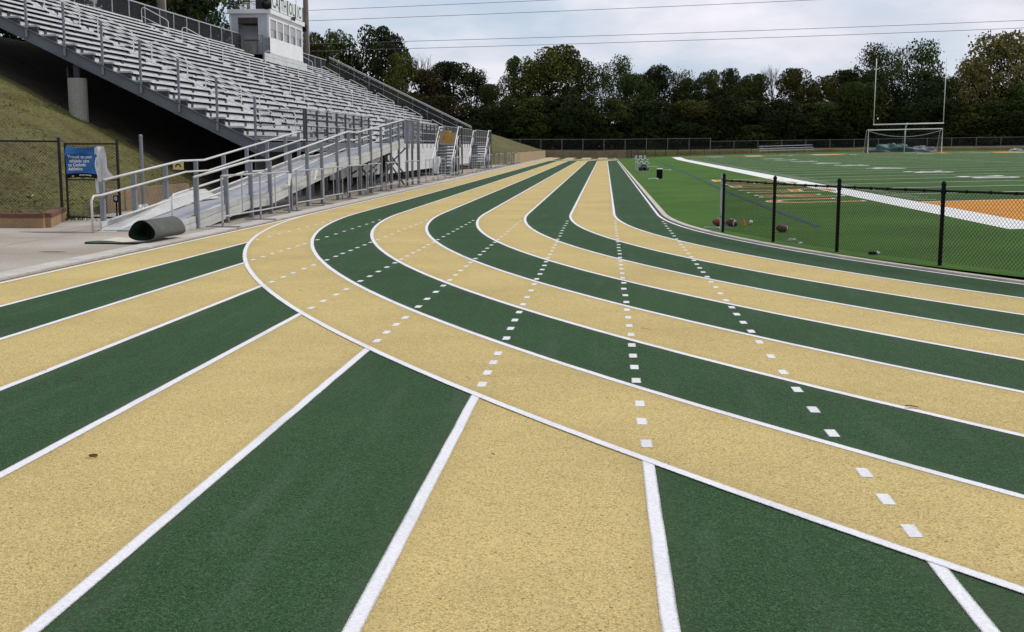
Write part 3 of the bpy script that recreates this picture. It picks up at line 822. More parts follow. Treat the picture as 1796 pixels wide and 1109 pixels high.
# ------------------------------------------------------------------ access ramp in front of the stand
RX0, RX1 = -11.15, -9.65
PR = [(22.3,.02),(26.9,.37),(28.5,.37),(37.5,1.16),(39.1,1.16),(48.3,ZW),(52.0,ZW)]
def zr_(y):
    for (a, za), (c, zc) in zip(PR, PR[1:]):
        if y <= c: return za+(zc-za)*(y-a)/(c-a)
    return ZW
rp = thing('access_ramp', 'long aluminium wheelchair ramp with white handrails climbing to the stand', 'ramp', (RX1, 22.3, 0))
b = MB()
for (a, za), (c, zc) in zip(PR, PR[1:]):
    n = 3
    for i in range(n):
        y0 = a+(c-a)*i/n; y1 = a+(c-a)*(i+1)/n; z0 = za+(zc-za)*i/n; z1 = za+(zc-za)*(i+1)/n
        b.face([(RX0,y0,z0),(RX1,y0,z0),(RX1,y1,z1),(RX0,y1,z1)]); b.face([(RX0,y1,z1-.04),(RX1,y1,z1-.04),(RX1,y0,z0-.04),(RX0,y0,z0-.04)])
b.box(XF, RX0, 48.4, 52, ZW-.04, ZW)
b.build('deck', DECK, rp, lift=LZ)
for x in (RX0, RX1):
    b = MB()
    for (a, za), (c, zc) in zip(PR[:-1], PR[1:-1]):
        o = .03 if x == RX1 else -.03
        b.bar((x+o,a,za-.05),(x+o,c,zc-.05), .05, .2); b.bar((x+o*1.5,a,za-.03),(x+o*1.5,c,zc-.03), .03, .05)
        b.bar((x+o,a,za+.11),(x+o,c,zc+.11), .045, .1)
    b.build('side_beam', RBEAM, rp, lift=LZ)
b = MB()                                      # pale side plate where the ramp starts
b.face([(RX0-.06,22.2,.0),(RX0+.30,22.2,.0),(RX0+.30,26.9,.40),(RX0+.30,28.5,.40),(RX0-.06,28.5,.62),(RX0-.06,26.9,.62)])
b.face([(RX0-.06,26.9,.62),(RX0-.06,28.5,.62),(RX0-.061,28.5,-.02),(RX0-.061,22.2,-.02)])
b.build('edge_plate', RBEAM, rp, lift=LZ)
ynear = [23.3,25.2,27.0,28.6,30.5,32.3,34.0,36.0,37.7,39.4,41.3,43.2,45.2,47.0,49.0,50.3]
yleft = [22.5,24.1,25.9,27.9,30.0,32.0,34.0,36.0,37.6,39.3,41.3,43.4,45.4,47.4]
for x, Y in ((RX1+.06, ynear), (RX0-.06, yleft)):
    for y in Y:
        b = MB(); b.box(x-.044, x+.044, y-.044, y+.044, -.02, zr_(y)+.93); b.box(x-.09, x+.09, y-.09, y+.09, 0, .015); b.build('post', POSTG, rp, lift=LZ)
def rail(x, ys, h, r=.024, pre=None, m=RTUBE, name='handrail'):
    b = MB(); P = [(x, y, zr_(y)+h) for y in ys]
    b.tube((pre or [])+P, r, 8); b.build(name, m, rp, lift=LZ, smooth=True)
kn = [26.9, 28.5, 37.5, 39.1, 48.3]
x = RX1+.06
rail(x, [23.2]+kn, .955, .026)
rail(x-.09, [22.9]+kn, .42, .02); rail(x-.09, [23.0]+kn, .16, .02, m=GALV)
rail(RX1-.06, [22.55]+kn, .70, .022, pre=[(RX1-.06,22.25,0),(RX1-.06,22.25,.62),(RX1-.06,22.33,.72)])
x = RX0-.06
rail(x, [22.6]+kn, .955, .026)
rail(RX0+.05, [22.2]+kn, .70, .022, pre=[(RX0+.05,21.75,0),(RX0+.05,21.75,.62),(RX0+.05,21.85,.71)])
rail(RX0+.05, [22.6]+kn, .17, .024)
b = MB()
for (y0, y1) in ((39.3,48.2),):
    for k in range(4): pass
for y0, y1, z0, z1 in ((41.5,46.8,.1,1.0),(42,47.2,.1,1.05),(44.2,49.2,1.45,.05),(45.2,50.0,1.5,.3),(40.5,43.0,.9,.15),(40.8,43.2,.15,.8)):
    b.bar((RX1-.1,y0,z0),(RX1-.12,y1,z1), .05, .05)
for y in (41.3, 45.2, 49.0): b.bar((RX0,y,.1),(RX1,y,zr_(y)-.2), .05, .05)
b.build('brace', DARK, rp, lift=LZ)
b = MB()
for (ya, yb) in ((48.4, 50.3),):
    b.chain((RX1+.06,ya,ZW+.05), (RX1+.06,yb,ZW+.05), .9, .08, .004)
b.chain((RX1+.06,50.3,ZW+.05), (RX1+.9,50.3+.0,ZW+.05), .01, .08, .004)
b.tube([(RX1+.06,48.3,ZW+.955),(RX1+.06,52.0,ZW+.955)], .024, 8); b.tube([(XF,52.0,ZW+.955),(RX1+.06,52.0,ZW+.955)], .024, 8)
b.chain((XF,52.0,ZW+.05), (RX1+.06,52.0,ZW+.05), .9, .08, .006)
b.build('landing_rail', POSTG, rp, lift=LZ)
for (px, py) in ((RX1+.06,52.0),(XF+.05,52.0)):
    b = MB(); b.box(px-.06, px+.06, py-.06, py+.06, 0, ZW+1.0); b.build('post', POSTG, rp, lift=LZ)

# the two stairs to the walkway
def stair(y0, label, wx=1.05):
    z0 = zg(y0); x0, x1 = XF+.06, XF+.06+wx; n = 10; rz = ZW/n; rn = .28
    t = thing('access_stair', label, 'stairs', (x1, y0, z0), 'stairs up to the bleacher walkway')
    for i in range(n):
        b = MB(); y = y0+i*rn
        b.box(x0, x1, y, y+rn+.02, z0+rz*(i+1)-.04, z0+rz*(i+1)); b.box(x0, x1, y+.02, y+.035, z0+rz*i+.05, z0+rz*(i+1)-.042, 1)
        b.build('step', [ALUD, STEEL], t)
    yt = y0+n*rn
    b = MB(); b.box(x0-.05, x1, yt, yt+1.7, z0+ZW-.04, z0+ZW-.001); b.build('landing', ALUD, t)
    for x in (x0-.04, x1+.04):
        b = MB(); b.bar((x,y0-.05,z0+.05),(x,yt+.05,z0+ZW-.1), .05, .2); b.bar((x,yt,z0+ZW-.1),(x,yt+1.7,z0+ZW-.1), .05, .18)
        b.build('stringer', STEEL, t)
        b = MB()
        b.tube([(x,y0-.25,z0),(x,y0-.25,z0+.78),(x,y0-.15,z0+.92),(x,yt,z0+ZW+1.0),(x,yt+1.7,z0+ZW+1.0)], .03, 8)
        b.tube([(x,y0-.0,z0+.5),(x,yt,z0+ZW+.5)], .022, 6)
        b.build('handrail', WTUBE, t, smooth=True)
        for yy, zb_, zt_ in ((y0+.1,0,1.0),(y0+1.5,0,1.9),(yt,0,ZW+1.0),(yt+1.68,0,ZW+1.0)):
            b = MB(); b.box(x-.045, x+.045, yy-.045, yy+.045, z0+zb_, z0+zt_); b.build('post', POSTG if x < -10.5 else DARK, t)
stair(66.3, 'nearer grey steel stair with white handrails up to the bleacher walkway')
stair(84.3, 'farther grey steel stair with white handrails, near the end of the bleachers')
# boxes up on the walkway behind the first stair
z = ZW+zg(71)
c = (-11.65, 71.6, z)
b = MB(); b.box(c[0], c[0]+.84, c[1], c[1]+.7, z, z+.74); b.box(c[0]-.01, c[0]+.85, c[1]-.01, c[1]+.71, z+.68, z+.79)
tag(b.build('storage_box', AMBER, loc=c), 'amber yellow box on the walkway at the top of the nearer stair', 'box')
c = (-10.86, 71.75, z)
b = MB(); b.box(c[0]+.0, c[0]+.5, c[1]+.1, c[1]+.6, z-.0, z+.64); b.box(c[0]+.02, c[0]+.48, c[1]+.08, c[1]+.62, z+.64, z+.68)
tag(b.build('storage_box', TAN, loc=c), 'tan box on the walkway beside the amber box', 'box')
c = (-12.4, 71.6, z)
b = MB(); b.box(c[0], c[0]+.6, c[1], c[1]+.6, z, z+.78); b.box(c[0]+.03, c[0]+.57, c[1]+.03, c[1]+.57, z+.78, z+.83)
tag(b.build('equipment_case', DARK, loc=c), 'dark equipment case on the walkway left of the amber box', 'case')

# ------------------------------------------------------------------ barriers along the outside of the track
def make_barrier(L=3.25):
    t = thing('crowd_barrier', '', 'barrier', (0,0,0), 'crowd barriers beside the outside lane')
    b = MB()
    b.tube([(0,.04,.10),(0,.04,1.04),(0,L-.04,1.04),(0,L-.04,.10)], .021, 6)
    b.tube([(0,.04,.22),(0,L-.04,.22)], .018, 6)
    b.build('frame', GALV, t)
    for i in range(1, 2):
        b = MB(); y = .04+(L-.08)*i/2; b.tube([(0,y,.22),(0,y,1.04)], .015, 6); b.build('upright', GALV, t)
    for y in (.06, L-.06):
        b = MB(); b.box(-.36, .36, y-.03, y+.03, .008, .03); b.tube([(0,y-.02,.02),(0,y-.02,.14)], .02, 6); b.build('foot', POSTG, t)
    return t
by = [(-9.02,23.15,0),(-9.14,26.2,.02),(-9.24,29.75,-.02),(-9.38,33.3,.02),(-9.44,36.75,-.02),(-9.48,40.15,.02),(-9.5,43.65,0),
      (-9.42,47.6,-.04),(-9.45,53.2,.02),(-9.5,57.4,0),(-9.45,61.6,-.03),(-9.55,65.4,.03),(-9.5,72.4,0),(-9.5,77.4,.02),(-9.45,82.0,0),(-9.5,88.0,.03),(-9.55,92.4,0),(-9.5,98.6,-.02),(-9.5,103.6,.02),(-9.5,110.0,0)]
ordn = ['nearest','second','third','fourth','fifth','sixth','seventh','eighth','ninth','tenth','eleventh','twelfth','thirteenth','fourteenth','fifteenth','sixteenth','seventeenth','eighteenth','nineteenth','twentieth','farthest']
b0 = make_barrier()
for i, (x, y, a) in enumerate(by):
    o = b0 if i == 0 else copy_tree(b0)
    o.location = (x, y, zg(y)+.03*(x > -9.13)); o.rotation_euler = (0, 0, a)
    if i == 0: o.scale = (1, .84, 1)
    where = 'where the ramp begins' if i == 0 else ('beside the ramp' if i < 8 else ('in front of the stand' if i < 17 else 'past the end of the stand'))
    o['label'] = f'{ordn[i]} grey tubular crowd barrier {where}, counted along the track'
# papers tied to the barriers, white cloth at the stair
def paper(name, c, w, h, tilt, label, cat, m=BWHITE):
    b = MB(); b.grid(lambda u, v: (c[0]+.012*math.sin(5*u+3*v), c[1]+(u-.5)*w+tilt*(v-.5)*h, c[2]+(v-.5)*h), 4, 8)
    b.grid(lambda u, v: (c[0]-.006+.012*math.sin(5*u+3*v), c[1]+(u-.5)*w+tilt*(v-.5)*h, c[2]+(v-.5)*h), 4, 8)
    return tag(b.build(name, m, loc=c, smooth=True), label, cat)
paper('paper_notice', (-9.10, 28.6, .86), .30, .30, .25, 'white paper notice hanging from the second barrier beside the ramp', 'paper')
paper('paper_notice', (-9.18, 31.6, .92), .28, .27, .5, 'white paper notice hanging from the third barrier beside the ramp', 'paper')
c = (-10.75, 65.85, .75)
b = MB(); b.grid(lambda u, v: (c[0]+(u-.5)*.34*(1-.3*v)+.05*math.sin(6*v), c[1]+.06*math.sin(7*u), c[2]+.45-.95*v), 6, 8); b.grid(lambda u, v: (c[0]+(u-.5)*.34*(1-.3*v)+.05*math.sin(6*v), c[1]+.02+.06*math.sin(7*u), c[2]+.45-.95*v), 6, 8)
tag(b.build('white_cloth', WPLAS, loc=c, smooth=True), 'white cloth hung on the left handrail of the nearer stair', 'cloth')
c = (-11.32, 27.4, 1.22)
b = MB(); b.box(c[0]-.27, c[0]-.01, c[1]-.012, c[1], c[2]-.10, c[2]+.10); sg = b.build('hanging_sign', YSIGN, loc=c)
b = MB(); b.tube([(c[0]-.14+.06*math.cos(t), c[1]-.018, c[2]-.04+.07*math.sin(t)) for t in [math.pi*i/8 for i in range(9)]], .014, 5); b.build('black_arch', BLACK, sg)
tag(sg, 'small yellow sign with a black arch hung on the ramp railing', 'sign')

# ------------------------------------------------------------------ rolled turf carpet on the apron
c = Vector((-9.12, 19.25, .03))
cr = thing('turf_roll', 'rolled strip of green artificial turf lying at the foot of the ramp', 'carpet roll', c)
def prof(t): return (.235*math.cos(t)*(1-.14*math.sin(t)), .175*math.sin(t)-.02*math.cos(2*t))
b = MB(); n = 40; Lr = 1.3
def rollp(u, v, k):
    t = 2*math.pi*u*1.0+.2; x, z = prof(t)
    return (c.x+x*k+.05*v+.004*math.sin(5*t+4*v), c.y+Lr*v, c.z+.188+z*k*(1-.03*math.sin(3*v)))
b.grid(lambda u, v: rollp(u, v, 1.0), n, 8); b.build('backing', CARPB, cr, smooth=True)
b = MB(); b.grid(lambda u, v: rollp(1-u, v, .93), n, 8)
for k in (1.0,):
    for i in range(n):
        p = [rollp(i/n, 0, 1.0), rollp((i+1)/n, 0, 1.0), rollp((i+1)/n, 0, .93), rollp(i/n, 0, .93)]; b.face(p)
        p = [rollp(i/n, 1, .93), rollp((i+1)/n, 1, .93), rollp((i+1)/n, 1, 1.0), rollp(i/n, 1, 1.0)]; b.face(p)
# inner turns of the spiral
for turn, k0 in ((0, .88),):
    b.grid(lambda u, v: rollp(u, v, k0-.10*u), n, 3)
b.build('pile', CARPG, cr, smooth=True)
b = MB()
b.grid(lambda u, v: (c.x-.92+.98*u, c.y+.02+1.15*v, .022+.012*math.sin(7*u+2*v)), 10, 4)
b.build('underlay', CARPW, cr)
b = MB()
b.grid(lambda u, v: (c.x-1.0+1.12*u, c.y-.03+.06*v, .03+.018*math.sin(6*u)*v+.012), 12, 2); b.box(c.x-1.0, c.x+.1, c.y-.03, c.y+.03, .006, .034)
b.build('loose_edge', CARPG, cr)

# ------------------------------------------------------------------ gate, fence and planter on the left
YFN = 25.55
def chain_fence(name, label, P, h, pitch, r, m, mw, cat='fence', lift=False, rails=(1.0,), pr=.034, group=None):
    t = thing(name, label, cat, P[0], group)
    P = [Vector(p) for p in P]; up = Vector((0,0,1))
    for p in P:
        b = MB(); b.tube([p-up*.1, p+up*(h+.03)], pr, 8); b.lathe(p+up*(h+.02), [(pr*1.15,0),(pr*1.1,.03),(.01,.055)], 8); b.build('post', m, t)
    b = MB()
    for q in rails: b.tube([p+up*h*q for p in P], max(.02, pr*.7), 6)
    b.build('rail', m, t)
    b = MB()
    for p, q in zip(P, P[1:]): b.chain(p+up*.05, q+up*.05, h-.07, pitch, r)
    b.build('wire_mesh', mw, t)
    return t
chain_fence('chain_link_fence', 'dark brown chain link fence at the foot of the grass bank, left of the gate', [(-13.5-2.4*i, YFN, -.03+(.02 if i else 0)) for i in range(4)], 1.83, .075, .0028, BROWN, BROWN, rails=(.985, .02))
g = thing('chain_link_gate', 'dark chain link gate with a blue banner tied to it', 'gate', (-13.36, YFN, 0))
b = MB(); x0, x1, zt_ = -13.36, -12.16, 1.72
b.tube([(x0,YFN,.06),(x0,YFN,zt_+.02)], .026, 6); b.tube([(x1,YFN,-.02),(x1,YFN,zt_+.1)], .032, 6); b.tube([(x0,YFN,zt_),(x1,YFN,zt_)], .022, 6); b.tube([(x0,YFN,.09),(x1,YFN,.07)], .022, 6); b.tube([(x0,YFN,.92),(x1,YFN,.92)], .016, 6)
b.build('frame', BROWN, g)
b = MB(); b.chain((x0,YFN,.08), (x1,YFN,.08), zt_-.1, .075, .0026); b.build('wire_mesh', BROWN, g)
# banner with folds
bn = thing('banner', 'creased blue banner with white words and a black foot strip, tied to the gate', 'banner', (-13.3, YFN-.06, .95))
def ban(u, v): 
    x = -13.31+.70*u+.04*(1-v)*u; z = 1.68-.72*v-.05*u*v+.05*v*math.sin(2.2*u)
    z -= .05*math.sin(math.pi*u)*(1-v)**2; y = YFN-.075-.035*math.sin(5.5*u+2.5*v)-.04*math.sin(8*v+5*u-.5)*(1-.6*v)-.03*math.exp(-((v-.18-.25*abs(u-.5))/.06)**2)
    return (x, y, z)
b = MB(); b.grid(ban, 24, 24)
b.build('cloth', BLUE, bn, smooth=True)
def onban(u, v, d=.01): q = ban(u, v); return (q[0], q[1]-d, q[2])
b = MB(); b.grid(lambda u, v: onban(u, .87+.13*v, .006), 20, 4); b.build('foot_strip', BLACK, bn)
b = MB()
for s, u, v, sz in (('Proud to your', .46, .33, .105), ('athletic care', .42, .47, .105), ('to Catholic', .35, .60, .105), ('Athletics.', .30, .73, .105)):
    add_text(b, s, sz, lambda px, py: onban(u+px/.72, v-py/.72, .012), bold=.002, xs=.85)
add_text(b, 'physical therapy', .045, lambda px, py: onban(.60+px/.72, .925-py/.72, .012), bold=.001)
b.build('lettering', WPLAS, bn)
b = MB(); b.box(-13.19, -13.14, YFN-.10, YFN-.095, .985, 1.02); b.build('emblem', AMBER, bn)
b = MB(); b.grid(lambda u, v: (-12.62+.20*u+.16*v*u+.02*math.sin(9*v), YFN-.07-.05*math.sin(7*u+3*v), 1.66-.78*v-.1*u*math.sin(4*v)), 10, 14)
b.grid(lambda u, v: (-12.66+.13*u, YFN-.05-.03*math.sin(8*u+2*v), 1.64-1.02*v), 6, 12)
b.build('loose_end', BWHITE, bn, smooth=True)
c = (-13.2, 29.5, .0)
b = MB(); b.tube([(c[0],c[1],c[2]-.2),(c[0],c[1],1.92)], .045, 8); b.lathe((c[0],c[1],1.91), [(.052,0),(.052,.04),(.015,.07)], 8)
tag(b.build('steel_pole', POSTG, loc=c), 'bare galvanised pole standing behind the start of the ramp', 'pole')
# planter
pl = thing('planter_wall', 'low brown block wall with a dark cap round the foot of the fence', 'wall', (-12.75, 23.15, 0))
b = MB()
P = [(-20,23.1),(-12.72,23.15),(-13.62,25.75)]
for (p, q) in zip(P, P[1:]): b.bar((p[0],p[1],.10),(q[0],q[1],.10), .2, .22)
b.build('block_course', BRICK, pl)
b = MB()
for (p, q) in zip(P, P[1:]): b.bar((p[0],p[1],.255),(q[0],q[1],.255), .235, .088)
b.build('cap', BRICKD, pl)
b = MB(); b.face([(-20,23.15,.16),(-12.8,23.2,.16),(-13.65,25.7,.16),(-20,25.7,.16)])
tag(b.build('planter_soil', mat('soil', (.055,.045,.03), .95, var=.35, scale=3, fine=(20,.4))), kind='structure')
b = MB(); b.longbox(-13.75, -13.6, 28.2, 34, -.05, .60)
tag(b.build('retaining_wall', WALLD, loc=(-13.7,28.2,0)), 'low tan retaining wall at the bank foot behind the ramp start', 'wall')
def lump(name, c, r, m, label, cat, seed=1, n=14, flat=.5):
    rd = random.Random(seed); ph = [rd.uniform(0, 6.28) for _ in range(6)]
    def fn(u, v):
        a = 2*math.pi*u; e = math.pi/2*v
        k = 1+.18*math.sin(3*a+ph[0])*math.cos(e)+.14*math.sin(5*a+ph[1]+4*e)+.1*math.sin(9*e+ph[2]+2*a)
        return (c[0]+r[0]*k*math.cos(a)*math.cos(e), c[1]+r[1]*k*math.sin(a)*math.cos(e), c[2]-.01+r[2]*k*math.sin(e))
    b = MB(); b.grid(fn, n*2, n)
    return tag(b.build(name, m, loc=c, smooth=True), label, cat)
lump('plastic_bag', (-12.35, 27.4, 0), (.22,.2,.26), BWHITE, 'crumpled pale plastic bag behind the start of the ramp', 'bag', 3)
c = (-12.95, 27.2, .05)
b = MB(); b.box(c[0]-.06, c[0]+.06, c[1], c[1]+.05, c[2]+.30, c[2]+.46); b.box(c[0]-.015, c[0]+.015, c[1]+.01, c[1]+.04, c[2]-.05, c[2]+.3); mb = b.build('number_plate', BLACK, loc=c)
b = MB(); add_text(b, '0', .13, lambda px, py: (c[0]+px, c[1]-.004, c[2]+.38+py), bold=.004); b.build('numeral', WPLAS, mb)
tag(mb, 'small black plate with a white 0 on a stake behind the gate', 'marker')

# ------------------------------------------------------------------ walls and fences at the far end
b = MB()
for i in range(14):
    y0 = 108+i*4; b.longbox(-9.72, -9.60, y0+.02, y0+3.98, -.1, .98+.02*(i % 3), 4)
tag(b.build('board_wall', WALLT, loc=(-9.65,108,zg(108)), lift=LZ), 'low tan board wall below the grass bank past the end of the bleachers', 'wall')
b = MB()
x = -9.7
rr = random.Random(4)
while x < 2.4:
    b.box(x+.01, x+1.19, 166.3, 166.42, .40, 1.38+rr.uniform(-.02, .04)); x += 1.2
tag(b.build('board_wall', WALLD, loc=(-9.7,166.3,.45)), 'weathered brown board wall across the far end of the straight', 'wall')
b = MB()
x = 2.5
while x < 60:
    b.box(x, x+2.96, 169.3, 169.4, .45, 1.42+.014*x); x += 3
tag(b.build('board_wall', WALLT, loc=(2.5,169.3,.45)), 'long low tan wall behind the black fence of the far bend', 'wall')
chain_fence('chain_link_fence', 'grey chain link fence on the far bank behind the end of the straight', [(-32+3.05*i, 171.5, hill(-32+3.05*i, 171.5)-.05) for i in range(16)], 1.75, .2, .006, FARG, WIREG, rails=(1.0, .05), pr=.04)
chain_fence('chain_link_fence', 'long grey chain link fence below the treeline behind the football field', [(13.8+3.4*i, 172.5, hill(13.8+3.4*i, 172.5)-.05+.01*i) for i in range(17)], 1.3, .2, .006, FARG, WIREG, rails=(1.0, .05), pr=.036)

# ------------------------------------------------------------------ goals, bench, tarp and small kit
GX, GY = 31.8, 132.9; GZ = turf(GX, GY)-.02; S = 1.075
gp = thing('goal_post', 'tall white football goal post with two uprights on one centre post', 'goal post', (GX, GY, GZ))
b = MB(); b.tube([(GX,GY+1.2,GZ),(GX,GY+1.2,GZ+2.4),(GX,GY+1.0,GZ+2.9),(GX,GY+.5,GZ+2.99*S),(GX,GY,GZ+2.94*S)], .07, 10); b.build('centre_post', WTUBE, gp, smooth=True)
hw = 3.52*S
tl = .022
b = MB(); b.tube([(GX-hw,GY,GZ+2.94*S-tl*hw),(GX+hw,GY,GZ+2.94*S+tl*hw)], .07, 10); b.build('crossbar', WTUBE, gp, smooth=True)
for s in (-1, 1):
    b = MB(); b.tube([(GX+s*hw*.985,GY,GZ+2.94*S+s*tl*hw),(GX+s*hw*.985,GY,GZ+9.5*S)], .04, 8); b.build('upright', WTUBE, gp, smooth=True)
SX, SY = 31.2, 131.6
sg = thing('soccer_goal', 'white soccer goal with dark net in front of the football goal post', 'soccer goal', (SX, SY, turf(SX, SY)))
sz = turf(SX, SY); sw = 3.93; sh = 2.36*S
b = MB(); b.tube([(SX-sw,SY,sz-.08),(SX-sw,SY,sz+sh-.08),(SX+sw,SY,sz+sh+.09),(SX+sw,SY,sz+.09)], .06, 8); b.build('frame', WTUBE, sg)
b = MB()
for s in (-1, 1): b.tube([(SX+s*sw,SY,sz+sh),(SX+s*sw,SY+.9,sz+sh-.05),(SX+s*sw,SY+2.1,sz+.05)], .035, 6); 
b.tube([(SX-sw,SY+2.1,sz),(SX+sw,SY+2.1,sz+.1)], .035, 6)
b.tube([(SX-sw+2*sw*t, SY+.9, sz+sh-.1-2.2*t*(1-t)*1.2) for t in [i/12 for i in range(13)]], .03, 5)
b.build('back_frame', GALV, sg)
b = MB(); b.chain((SX-sw,SY+2.05,sz), (SX+sw,SY+2.05,sz+.1), 1.9, .16, .006)
for s in (-1, 1): b.chain((SX+s*sw,SY,sz), (SX+s*sw,SY+1.6,sz), 1.9, .16, .006)
b.build('net', DARK, sg)
lump('covered_equipment', (31.3, 137.5, turf(31.3,137.5)-.05), (2.5,1.2,.95), TEAL, 'heap of gear under a dark green tarp behind the soccer goal', 'tarp', 5)
lump('covered_equipment', (34.6, 137.8, turf(34.6,137.8)-.05), (1.5,.9,.68), GTARP2, 'grey tarp heap beside the green one behind the soccer goal', 'tarp', 8)
lump('white_bundle', (45.6, 139.5, turf(45.6,139.5)), (.7,.4,.3), GTARP, 'small pale bundle on the grass right of the goal', 'bundle', 9)
bx0, bx1, byy = 17.8, 24.4, 149.0; bz = turf(20, 149)
bb = thing('small_bleacher', 'small portable aluminium bleacher beyond the far end zone', 'bleacher', (bx0, byy, bz))
for k in range(3):
    b = MB(); b.bar((bx0,byy-.6+.6*k,bz+.42+.28*k-.1), (bx1,byy-.6+.6*k,bz+.42+.28*k+.1), .26, .05); b.build('seat', ALU, bb)
    if k: b = MB(); b.bar((bx0,byy-.95+.6*k,bz+.42+.28*k-.36), (bx1,byy-.95+.6*k,bz+.42+.28*k-.20), .26, .04); b.build('footboard', ALUD, bb)
for i in range(4):
    x = bx0+.4+i*1.95
    b = MB(); b.tube([(x,byy-.75,bz),(x,byy+.7,bz+.02)], .03, 5); b.tube([(x,byy-.6,bz),(x,byy+.6,bz+.95)], .03, 5); b.tube([(x,byy+.6,bz),(x,byy+.6,bz+.95)], .03, 5); b.tube([(x,byy,bz),(x,byy,bz+.65)], .03, 5); b.build('leg', POSTG, bb)
# hurdles
def make_hurdle():
    t = thing('hurdle', '', 'hurdle', (0,0,0), 'hurdles stacked beside the inside lane')
    for x in (-.55, .55):
        b = MB(); b.tube([(x,0,.02),(x,0,.80)], .022, 6); b.build('upright', GALV, t)
        b = MB(); b.tube([(x,0,.025),(x,-.62,.025)], .025, 6); b.build('foot', POSTG, t)
    b = MB(); b.tube([(-.55,0,.03),(.55,0,.03)], .018, 6); b.tube([(-.55,0,.45),(.55,0,.45)], .012, 6); b.build('crosspiece', GALV, t)
    b = MB(); b.box(-.6, .6, -.035, -.012, .80, .87, 0); 
    for x in (-.35, .2): b.box(x, x+.16, -.040, -.0355, .803, .867, 1)
    b.build('top_board', [WPLAS, BLACK], t)
    return t
h0 = make_hurdle()
for i, (x, y, a, s) in enumerate(((1.10,74,.06,.66),(1.02,75.6,-.05,.74),(1.14,77.4,.14,.86),(1.05,79.5,-.1,.95),(1.12,82.0,.2,1.08))):
    o = h0 if i == 0 else copy_tree(h0)
    o.location = (x, y, turf(x, y)); o.rotation_euler = (0,0,a); o.scale = (.62, .7, s)
    o['label'] = f'{ordn[i] if i < 4 else "farthest"} white topped hurdle of the row standing beside the inside lane'
c = (1.40, 59.0, turf(1.40,59))
bi = thing('trash_can', 'small black trash can on the turf beside the straight', 'trash can', c)
b = MB(); b.lathe(c, [(.125,0),(.15,.05),(.155,.45),(.15,.47)], 16); b.build('body', BLACK, bi, smooth=True)
b = MB(); b.lathe((c[0],c[1],c[2]+.47), [(.157,0),(.157,.025),(.10,.045)], 16); b.build('rim', WPLAS, bi)
def plank(x, y, L, a, label):
    z = turf(x, y)
    b = MB(); d = (math.cos(a)*L/2, math.sin(a)*L/2); b.bar((x-d[0],y-d[1],z+.05),(x+d[0],y+d[1],z+.06), .09, .025); b.box(x-d[0]*.8-.03,x-d[0]*.8+.03,y-.06,y+.06,z-.004,z+.04); b.box(x+d[0]*.8-.03,x+d[0]*.8+.03,y-.06,y+.06,z-.004,z+.045)
    tag(b.build('hurdle_board', WPLAS, loc=(x,y,z)), label, 'board')
plank(1.05, 57.9, .5, .2, 'short white board lying on the turf beside the trash can')
plank(2.55, 76, .75, .1, 'white board lying on the turf behind the trash can')
plank(2.2, 88, .8, -.1, 'white board lying on the turf behind the hurdles')
lump('kit_bag', (1.15, 76.4, turf(1.15,76.4)), (.3,.5,.36), BLACK, 'black kit bag lying among the hurdles beside the inside lane', 'bag', 21)
# stand by the first fence post
c = (1.02, 23.75, turf(1.02, 23.75))
st = thing('steel_stand', 'grey perforated steel upright with a flat foot behind the first black fence post', 'stand', c)
b = MB(); b.box(c[0]-.02, c[0]+.016, c[1]-.015, c[1]+.015, c[2], c[2]+1.10)
for k in (1,6,7): b.box(c[0]-.012, c[0]+.004, c[1]-.02, c[1]-.0155, c[2]+.12+.125*k, c[2]+.15+.125*k, 1)
b.build('upright', [GALV, DARK], st)
b = MB(); b.box(c[0]-.3, c[0]+.3, c[1]+.35, c[1]+.40, c[2], c[2]+.03); b.box(c[0]-.02, c[0]+.02, c[1], c[1]+.36, c[2], c[2]+.025); b.build('foot', GALV, st)
def football(x, y, L, ang, m, label, stripe):
    z = turf(x, y); r = L*.29; c = Vector((x, y, z+r*.96))
    t = thing('football', label, 'football', (x, y, z), 'footballs on the turf behind the black fence')
    b = MB(); n = 14
    prof = [(max(.002, r*(1-abs(s)**2.2)**.62), s*L/2) for s in [-1+2*i/n for i in range(n+1)]]
    b.lathe((0,0,0), prof, 14, axis='x')
    M4 = Matrix.Translation(c)@Matrix.Rotation(ang, 4, 'Z')@Matrix.Rotation(.12, 4, 'Y')
    tf = lambda bb: setattr(bb, 'v', [tuple(M4@Vector(p)) for p in bb.v])
    tf(b); b.build('body', m, t, smooth=True)
    b = MB()
    if stripe:
        s = .52; q = r*(1-s**2.2)**.62*1.02; q2 = r*(1-.62**2.2)**.62*1.02; b.lathe((0,0,0), [(q, s*L/2),(q2, .62*L/2)], 14, axis='x')
    for i in range(5): b.box(-.05+i*.02, -.042+i*.02, -.02, .02, r*.985, r*1.02)
    b.box(-.055, .045, -.004, .004, r*.98, r*1.03)
    tf(b); b.build('lacing', WPLAS, t)
football(1.08, 24.75, .30, .15, BALLR, 'red brown football left of the first black fence post', False)
football(1.32, 24.5, .28, -.7, BALL, 'dark football with a white stripe just right of the first fence post', True)
football(2.08, 22.7, .27, .35, BALL, 'brown football lying alone by the second fence post', True)
x, y = 1.62, 25.0; c = (x, y, turf(x, y))
b = MB(); b.lathe(c, [(.055,0),(.045,.02),(.035,.06),(.012,.11)], 10); tag(b.build('marker_cone', OPLAS, loc=c), 'tiny orange marker cone right of the dark football', 'cone')
x, y = 1.78, 25.1; c = (x, y, turf(x, y))
b = MB(); b.lathe((x,y,c[2]+.045), [(.005,-.045),(.035,-.03),(.046,0),(.035,.03),(.005,.045)], 12); tag(b.build('small_ball', WPLAS, loc=c, smooth=True), 'small white ball beside the orange marker cone', 'ball')
